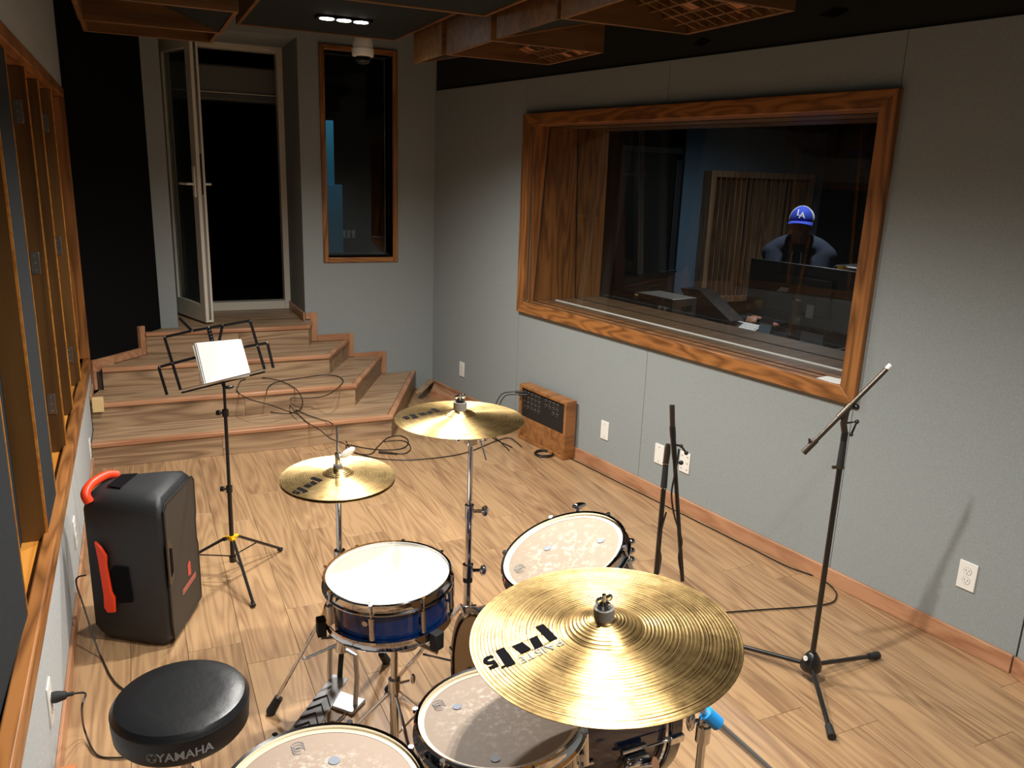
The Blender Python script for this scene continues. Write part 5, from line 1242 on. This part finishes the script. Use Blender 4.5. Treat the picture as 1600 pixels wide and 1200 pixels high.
t = RM('audio_receiver', 'black audio receiver with a silver side standing on the rack', 'receiver', [('case', (1.63, .712, .868), (1.985, .94, .99), 'silver', .003), ('front_panel', (1.625, .700, .866), (1.988, .712, .992), 'screen', .002), ('display', (1.68, .698, .94), (1.85, .7, .965), 'ink', 0), ('foot', (1.66, .73, .8555), (1.69, .76, .868), 'rubber', 0), ('foot', (1.93, .73, .8555), (1.96, .76, .868), 'rubber', 0), ('brand_strip', (1.635, .6985, .972), (1.67, .70, .982), 'gold', 0), ('side_vent', (1.985, .8, .90), (1.987, .9, .94), 'darkp', 0)], RW(1.8, .8, .855))
for s in (1.9, 1.95): MB().cyl(RW(s, .70, .925), RW(s, .686, .925), .014, seg=16).build('knob', G['chromed'], t)
# sloped black console wing
q = [(1062, 455), (1092, 458), (1142, 508), (1092, 514)]
wg = MB().prism([PL(x, y, RW(0, 1.22, 0), N_R) for x, y in q], N_R * .14)
lo_ = min(p.z for p in wg.v); dz = .7405 - lo_
tag(MB().add([p + V((0, 0, dz)) for p in wg.v], wg.f).build('console_wing', G['screen'], bevel=.004), 'sloped black console wing beside the audio receiver', 'console')
# keyboard, phone, cables
kbm = MX.Translation(Z(1152, 511, .768)) @ MX.Rotation(math.atan2(E_R.y, E_R.x), 4, 'Z') @ MX.Rotation(math.radians(24), 4, 'X')
kb = thing('keyboard', 'white computer keyboard on the studio desk', 'keyboard', kbm.translation, kbm.to_3x3())
box((-.17, -.06, 0), (.17, .06, .012)).build('base', G['white'], kb, world=False, bevel=.003)
for j in range(4):
    for i in range(12): box((-.16 + i * .027, -.05 + j * .027, .012), (-.137 + i * .027, -.028 + j * .027, .017)).build('key', G['paper'], kb, world=False)
c = WP(1191, 499, 1.30); bx = (c - O_R).dot(E_R)
tb = MB().hexa([RW(bx - .05, 1.32, .741), RW(bx + .05, 1.32, .741), RW(bx + .05, 1.332, .741), RW(bx - .05, 1.332, .741)], [RW(bx - .05, 1.36, .90), RW(bx + .05, 1.36, .90), RW(bx + .05, 1.372, .90), RW(bx - .05, 1.372, .90)])
tag(tb.build('tablet', mat('tablet_grey', (120, 142, 160), .4), bevel=.003), 'grey blue tablet propped up beside the keyboard', 'tablet')
pts = [RW(2.86, 1.06, .748), RW(2.95, 1.03, .80), RW(3.1, 1.03, .86), RW(3.22, 1.05, .885), RW(3.25, 1.08, .80), RW(3.2, 1.1, .748)]
t = thing('desk_cable', 'grey cable standing up from the desk right of the monitor', 'cable', RW(3.0, 1.05, .74)); MB().tube(bez(pts, 6), .004, 6).build('cord', G['cablew'], t)
c = WP(1336, 505, 1.25)
bo = thing('white_bottle', 'small white bottle on the desk behind the window frame edge', 'bottle', RW((c - O_R).dot(E_R), 1.25, .7405))
bb = RW((c - O_R).dot(E_R), 1.25, .7405)
MB().lathe([(0, 0), (.03, 0), (.032, .01), (.032, .11), (.014, .135), (.014, .15)], 20, MX.Translation(bb)).build('body', G['white'], bo); MB().cyl(bb + V((0, 0, .15)), bb + V((0, 0, .17)), .016, seg=14).build('cap', G['white'], bo)
c = WP(1333, 421, 1.5); yb2 = RW((c - O_R).dot(E_R) - .0, 1.5, .7405)
sp2 = thing('studio_monitor', 'dark studio monitor with a small yellow cone beside the computer screen', 'loudspeaker', yb2)
s_ = (c - O_R).dot(E_R)
box((s_ - .10, 1.42, .7405), (s_ + .14, 1.66, 1.27), M_R).build('cabinet', G['screen'], sp2, bevel=.02)
MB().lathe([(0, .0), (.03, .008), (.05, .0)], 20, MX.Translation(RW(s_ - .02, 1.419, 1.225)) @ MX.Rotation(math.atan2(E_R.y, E_R.x), 4, 'Z') @ MX.Rotation(PI / 2, 4, 'X')).build('cone', G['yellow'], sp2)
MB().lathe([(0, .0), (.06, .012), (.085, .0)], 20, MX.Translation(RW(s_ + .02, 1.419, .92)) @ MX.Rotation(math.atan2(E_R.y, E_R.x), 4, 'Z') @ MX.Rotation(PI / 2, 4, 'X')).build('woofer', G['ink'], sp2)
# control room downlight
cl2 = CAM + RAY(1254, 350) * 5.72; cl2.z = 2.60
t = thing('control_room_lamp', 'small recessed ceiling lamp in the control room', 'ceiling light', cl2)
MB().lathe([(.05, .0), (.07, .0), (.07, .018), (.05, .018)], 24, MX.Translation(cl2), True).build('bezel', G['white'], t); MB().cyl(cl2 + V((0, 0, .012)), cl2 + V((0, 0, .019)), .05, seg=24).build('lamp_lens', G['led'], t)
spot('control_beam', cl2 - V((0, 0, .01)), 90, (.92, .96, 1), 150, 1.0, .04, cl2 - V((0, 0, 1)))

# ---- person
PP = CAM + RAY(1254, 350) * 5.85; PP.z = 0
pf = V((-.78, -.626, 0)).normalized(); pr_ = V((pf.y, -pf.x, 0))
mpn = MX(((pr_.x, pf.x, 0), (pr_.y, pf.y, 0), (0, 0, 1)))
pe = thing('person', 'person in a blue and white baseball cap and navy hoodie behind the monitor', 'person', PP, mpn)
PM = pe.matrix_basis; PI_ = PM.inverted()
def limb(mb, pts, rad): 
    mb.tube(bez(pts, 4), [(lambda f: rad[min(int(f), len(rad) - 2)] + (rad[min(int(f), len(rad) - 2) + 1] - rad[min(int(f), len(rad) - 2)]) * (f - min(int(f), len(rad) - 2)))(i / 4) for i in range(4 * (len(pts) - 1) + 1)], 14)
    for p, r in ((pts[0], rad[0]), (pts[-1], rad[-1])): mb.ell(p, r, 14, 10)
def remesh(o, vx):
    m = o.modifiers.new('remesh', 'REMESH'); m.mode = 'VOXEL'; m.voxel_size = vx; m.use_smooth_shade = True
    s = o.modifiers.new('smooth', 'SMOOTH'); s.factor = .5; s.iterations = 3
HZ = YP(1254, 322, PP.y).z     # top of the cap
hd = V((0, .06, HZ - .125))
body = MB()
body.ell(hd, (.074, .092, .108), 20, 14); body.ell(hd + V((0, .03, -.055)), (.056, .066, .062), 16, 12); body.ell(hd + V((0, .088, -.018)), (.012, .020, .026), 10, 8); body.ell(hd + V((0, .093, -.034)), (.016, .014, .010), 10, 8)
body.ell(hd + V((0, .078, -.066)), (.027, .018, .007), 12, 8); body.ell(hd + V((0, .076, -.078)), (.022, .018, .008), 12, 8); body.ell(hd + V((0, .075, -.10)), (.026, .022, .02), 12, 8)
for sg in (-1, 1):
    body.ell(hd + V((sg * .077, -.008, -.015)), (.010, .02, .032), 10, 8); body.ell(hd + V((sg * .031, .079, .024)), (.022, .014, .008), 10, 8); body.ell(hd + V((sg * .031, .072, .006)), .013, 10, 8)
shz = hd.z - .195
limb(body, [hd + V((0, -.01, -.07)), V((0, 0, shz + .02))], [.058, .066])
body.ell((0, -.01, shz - .17), (.17, .10, .24), 18, 12); body.ell((0, -.04, shz - .40), (.155, .11, .17), 18, 12)
hip = V((0, -.06, shz - .50))
for sg in (-1, 1): limb(body, [hip + V((sg * .09, 0, 0)), V((sg * .11, -.03, .45)), V((sg * .12, -.07, .07))], [.09, .062, .045]); body.ell((sg * .12, -.01, .035), (.045, .12, .035), 12, 8)
hr = PI_ @ Z(1176, 503, .80); hl = PI_ @ Z(1201, 513, .765)
arms = []
for tgt, sg in ((hr, 1), (hl, -1)):
    sh = V((sg * .17, 0, shz - .02)); dv = tgt - sh; wr_ = sh + dv * min(1, .60 / dv.length) if dv.length > .6 else tgt
    wr_ = tgt - V((dv.x, dv.y, 0)).normalized() * .09 + V((0, 0, .03))
    el = (sh + wr_) / 2 + V((-.03 if sg > 0 else -.05, -.02, -.13)); arms.append((sh, el, wr_, tgt))
    limb(body, [sh, el, wr_], [.055, .045, .030])
    fd = V((dv.x, dv.y, -.0)).normalized(); sd_ = V((fd.y, -fd.x, 0)); pc = wr_ + fd * .045 - V((0, 0, .008))
    m3 = MX(((sd_.x, fd.x, 0), (sd_.y, fd.y, 0), (sd_.z, fd.z, 1)))
    body.ell(pc, (.042, .052, .016), 14, 10, m3)
    for k, (o_, ln) in enumerate(((-.030, .062), (-.010, .074), (.010, .078), (.030, .070))):
        o_ *= -sg; a = pc + sd_ * o_ + fd * .035; limb(body, [a, a + fd * ln * .5 + V((0, 0, .010)), a + fd * ln * .95 - V((0, 0, .014))], [.0100, .0094, .0085])
    a = pc - sd_ * (.036 * sg) - fd * .01; limb(body, [a, a - sd_ * (.026 * sg) + fd * .025, a - sd_ * (.03 * sg) + fd * .055 - V((0, 0, .01))], [.0135, .0115, .010])
remesh(body.build('body', G['skin'], pe, world=False), .006)
hd_ = MB(); hd_.ell((0, -.01, shz - .14), (.205, .135, .19), 20, 14); hd_.ell((0, -.03, shz - .34), (.195, .14, .22), 20, 14); hd_.ell((0, -.01, shz + .0), (.15, .10, .06), 18, 12)
for sh, el, wr_, tgt in arms: limb(hd_, [sh + V((0, 0, -.01)), el, wr_ - (wr_ - el).normalized() * .01], [.085, .066, .046])
for sg in (-1, 1): limb(hd_, [V((sg * .04, -.015, shz + .05)), V((sg * .12, -.01, shz + .025)), V((sg * .185, -.0, shz - .03))], [.075, .075, .08])
for k in range(24):
    a = 2 * PI * k / 24; hd_.ell((.098 * math.cos(a), .0 + .085 * math.sin(a), shz + .048 - .03 * math.sin(a)), (.036, .036, .034 + .014 * max(0, -math.sin(a))), 10, 8)
ho = hd_.build('hoodie', G['hood'], pe, world=False); remesh(ho, .008)
for sg in (-1, 1): MB().tube(bez([V((sg * .03, .118, shz + .0)), V((sg * .034, .135, shz - .07)), V((sg * .03, .142, shz - .16))], 4), .004, 6).build('drawstring', G['white'], ho, world=False)
tr = MB(); tr.ell(hip + V((0, .0, .0)), (.175, .135, .13), 18, 12)
for sg in (-1, 1): limb(tr, [hip + V((sg * .09, 0, -.02)), V((sg * .11, -.03, .45)), V((sg * .12, -.07, .08))], [.11, .085, .07])
remesh(tr.build('trousers', G['jean'], pe, world=False), .01)
hb2 = MB(); hb2.ell(hd + V((0, -.018, .0)), (.080, .088, .09), 18, 12); ho_ = hb2.build('hair', G['hair'], pe, world=False)
# keep hair behind the face only
me = ho_.data; bm = bmesh.new(); bm.from_mesh(me); bmesh.ops.delete(bm, geom=[v for v in bm.verts if v.co.y > hd.y + .012 or v.co.z > hd.z + .05], context='VERTS'); bm.to_mesh(me); bm.free()
cpc = hd + V((0, .002, .028)); CRX = (.088, .104, .098)
def dome(y0, y1, name, mt, sc=1.0, parent=pe):
    mb2 = MB(); vs_ = []; nu, nv = 24, 12; ua0, ua1 = y0, y1
    for j in range(nv + 1):
        t = (PI / 2) * j / nv
        for i in range(nu + 1):
            a = ua0 + (ua1 - ua0) * i / nu; vs_.append(cpc + V((CRX[0] * sc * math.sin(t) * math.sin(a), CRX[1] * sc * math.sin(t) * math.cos(a), CRX[2] * sc * math.cos(t))))
    fs = [(j * (nu + 1) + i, (j + 1) * (nu + 1) + i, (j + 1) * (nu + 1) + i + 1, j * (nu + 1) + i + 1) for j in range(nv) for i in range(nu)]
    o = mb2.add(vs_, fs).build(name, mt, parent, world=False, ang=80); sm = o.modifiers.new('solid', 'SOLIDIFY'); sm.thickness = .003; return o
cpo = dome(-1.15, 1.15, 'cap', G['cap'])
dome(1.15, 2 * PI - 1.15, 'cap_mesh_back', G['capw'], .995, cpo)
for sg in (-1, 1): MB().tube([cpc + V((CRX[0] * 1.01 * math.sin(t) * math.sin(sg * 1.15), CRX[1] * 1.01 * math.sin(t) * math.cos(1.15), CRX[2] * 1.01 * math.cos(t))) for t in [i * PI / 24 for i in range(1, 13)]], .003, 6).build('piping', G['capw'], cpo, world=False)
br_ = MB(); vs_ = []; nu, nv = 20, 6
for j in range(nv + 1):
    f = j / nv
    for i in range(nu + 1):
        a = -1.25 + 2.5 * i / nu; rx, ry = CRX[0] * (1.0 + .05 * f), CRX[1]
        x = rx * math.sin(a); y = ry * math.cos(a) + f * .072 * max(0, math.cos(a * .95)) ** .6; z = -.002 - f * .012 - (x / .09) ** 2 * .022 * (.5 + f * .5) 
        vs_.append(cpc + V((x, y, z)))
br_.add(vs_, [(j * (nu + 1) + i, j * (nu + 1) + i + 1, (j + 1) * (nu + 1) + i + 1, (j + 1) * (nu + 1) + i) for j in range(nv) for i in range(nu)])
bo_ = br_.build('cap_brim', G['cap'], cpo, world=False, ang=80); s_m = bo_.modifiers.new('solid', 'SOLIDIFY'); s_m.thickness = .004
MB().ell(cpc + V((0, 0, CRX[2])), (.007, .007, .004), 10, 6).build('cap_button', G['capw'], cpo, world=False)
for txt, ox, oz in (('L', -.014, .008), ('A', .010, -.008)):
    m = text_mesh(txt, .060, 0, .001); out = []
    for p in m.v:
        x = -(p.x + ox); z = .044 + p.y + oz; k = max(0, 1 - (x / CRX[0]) ** 2 - (z / CRX[2]) ** 2); out.append(cpc + V((x, CRX[1] * math.sqrt(k) + .008, z)))
    m.v = out; m.build('cap_letter', G['capw'], cpo, world=False, smooth=False)
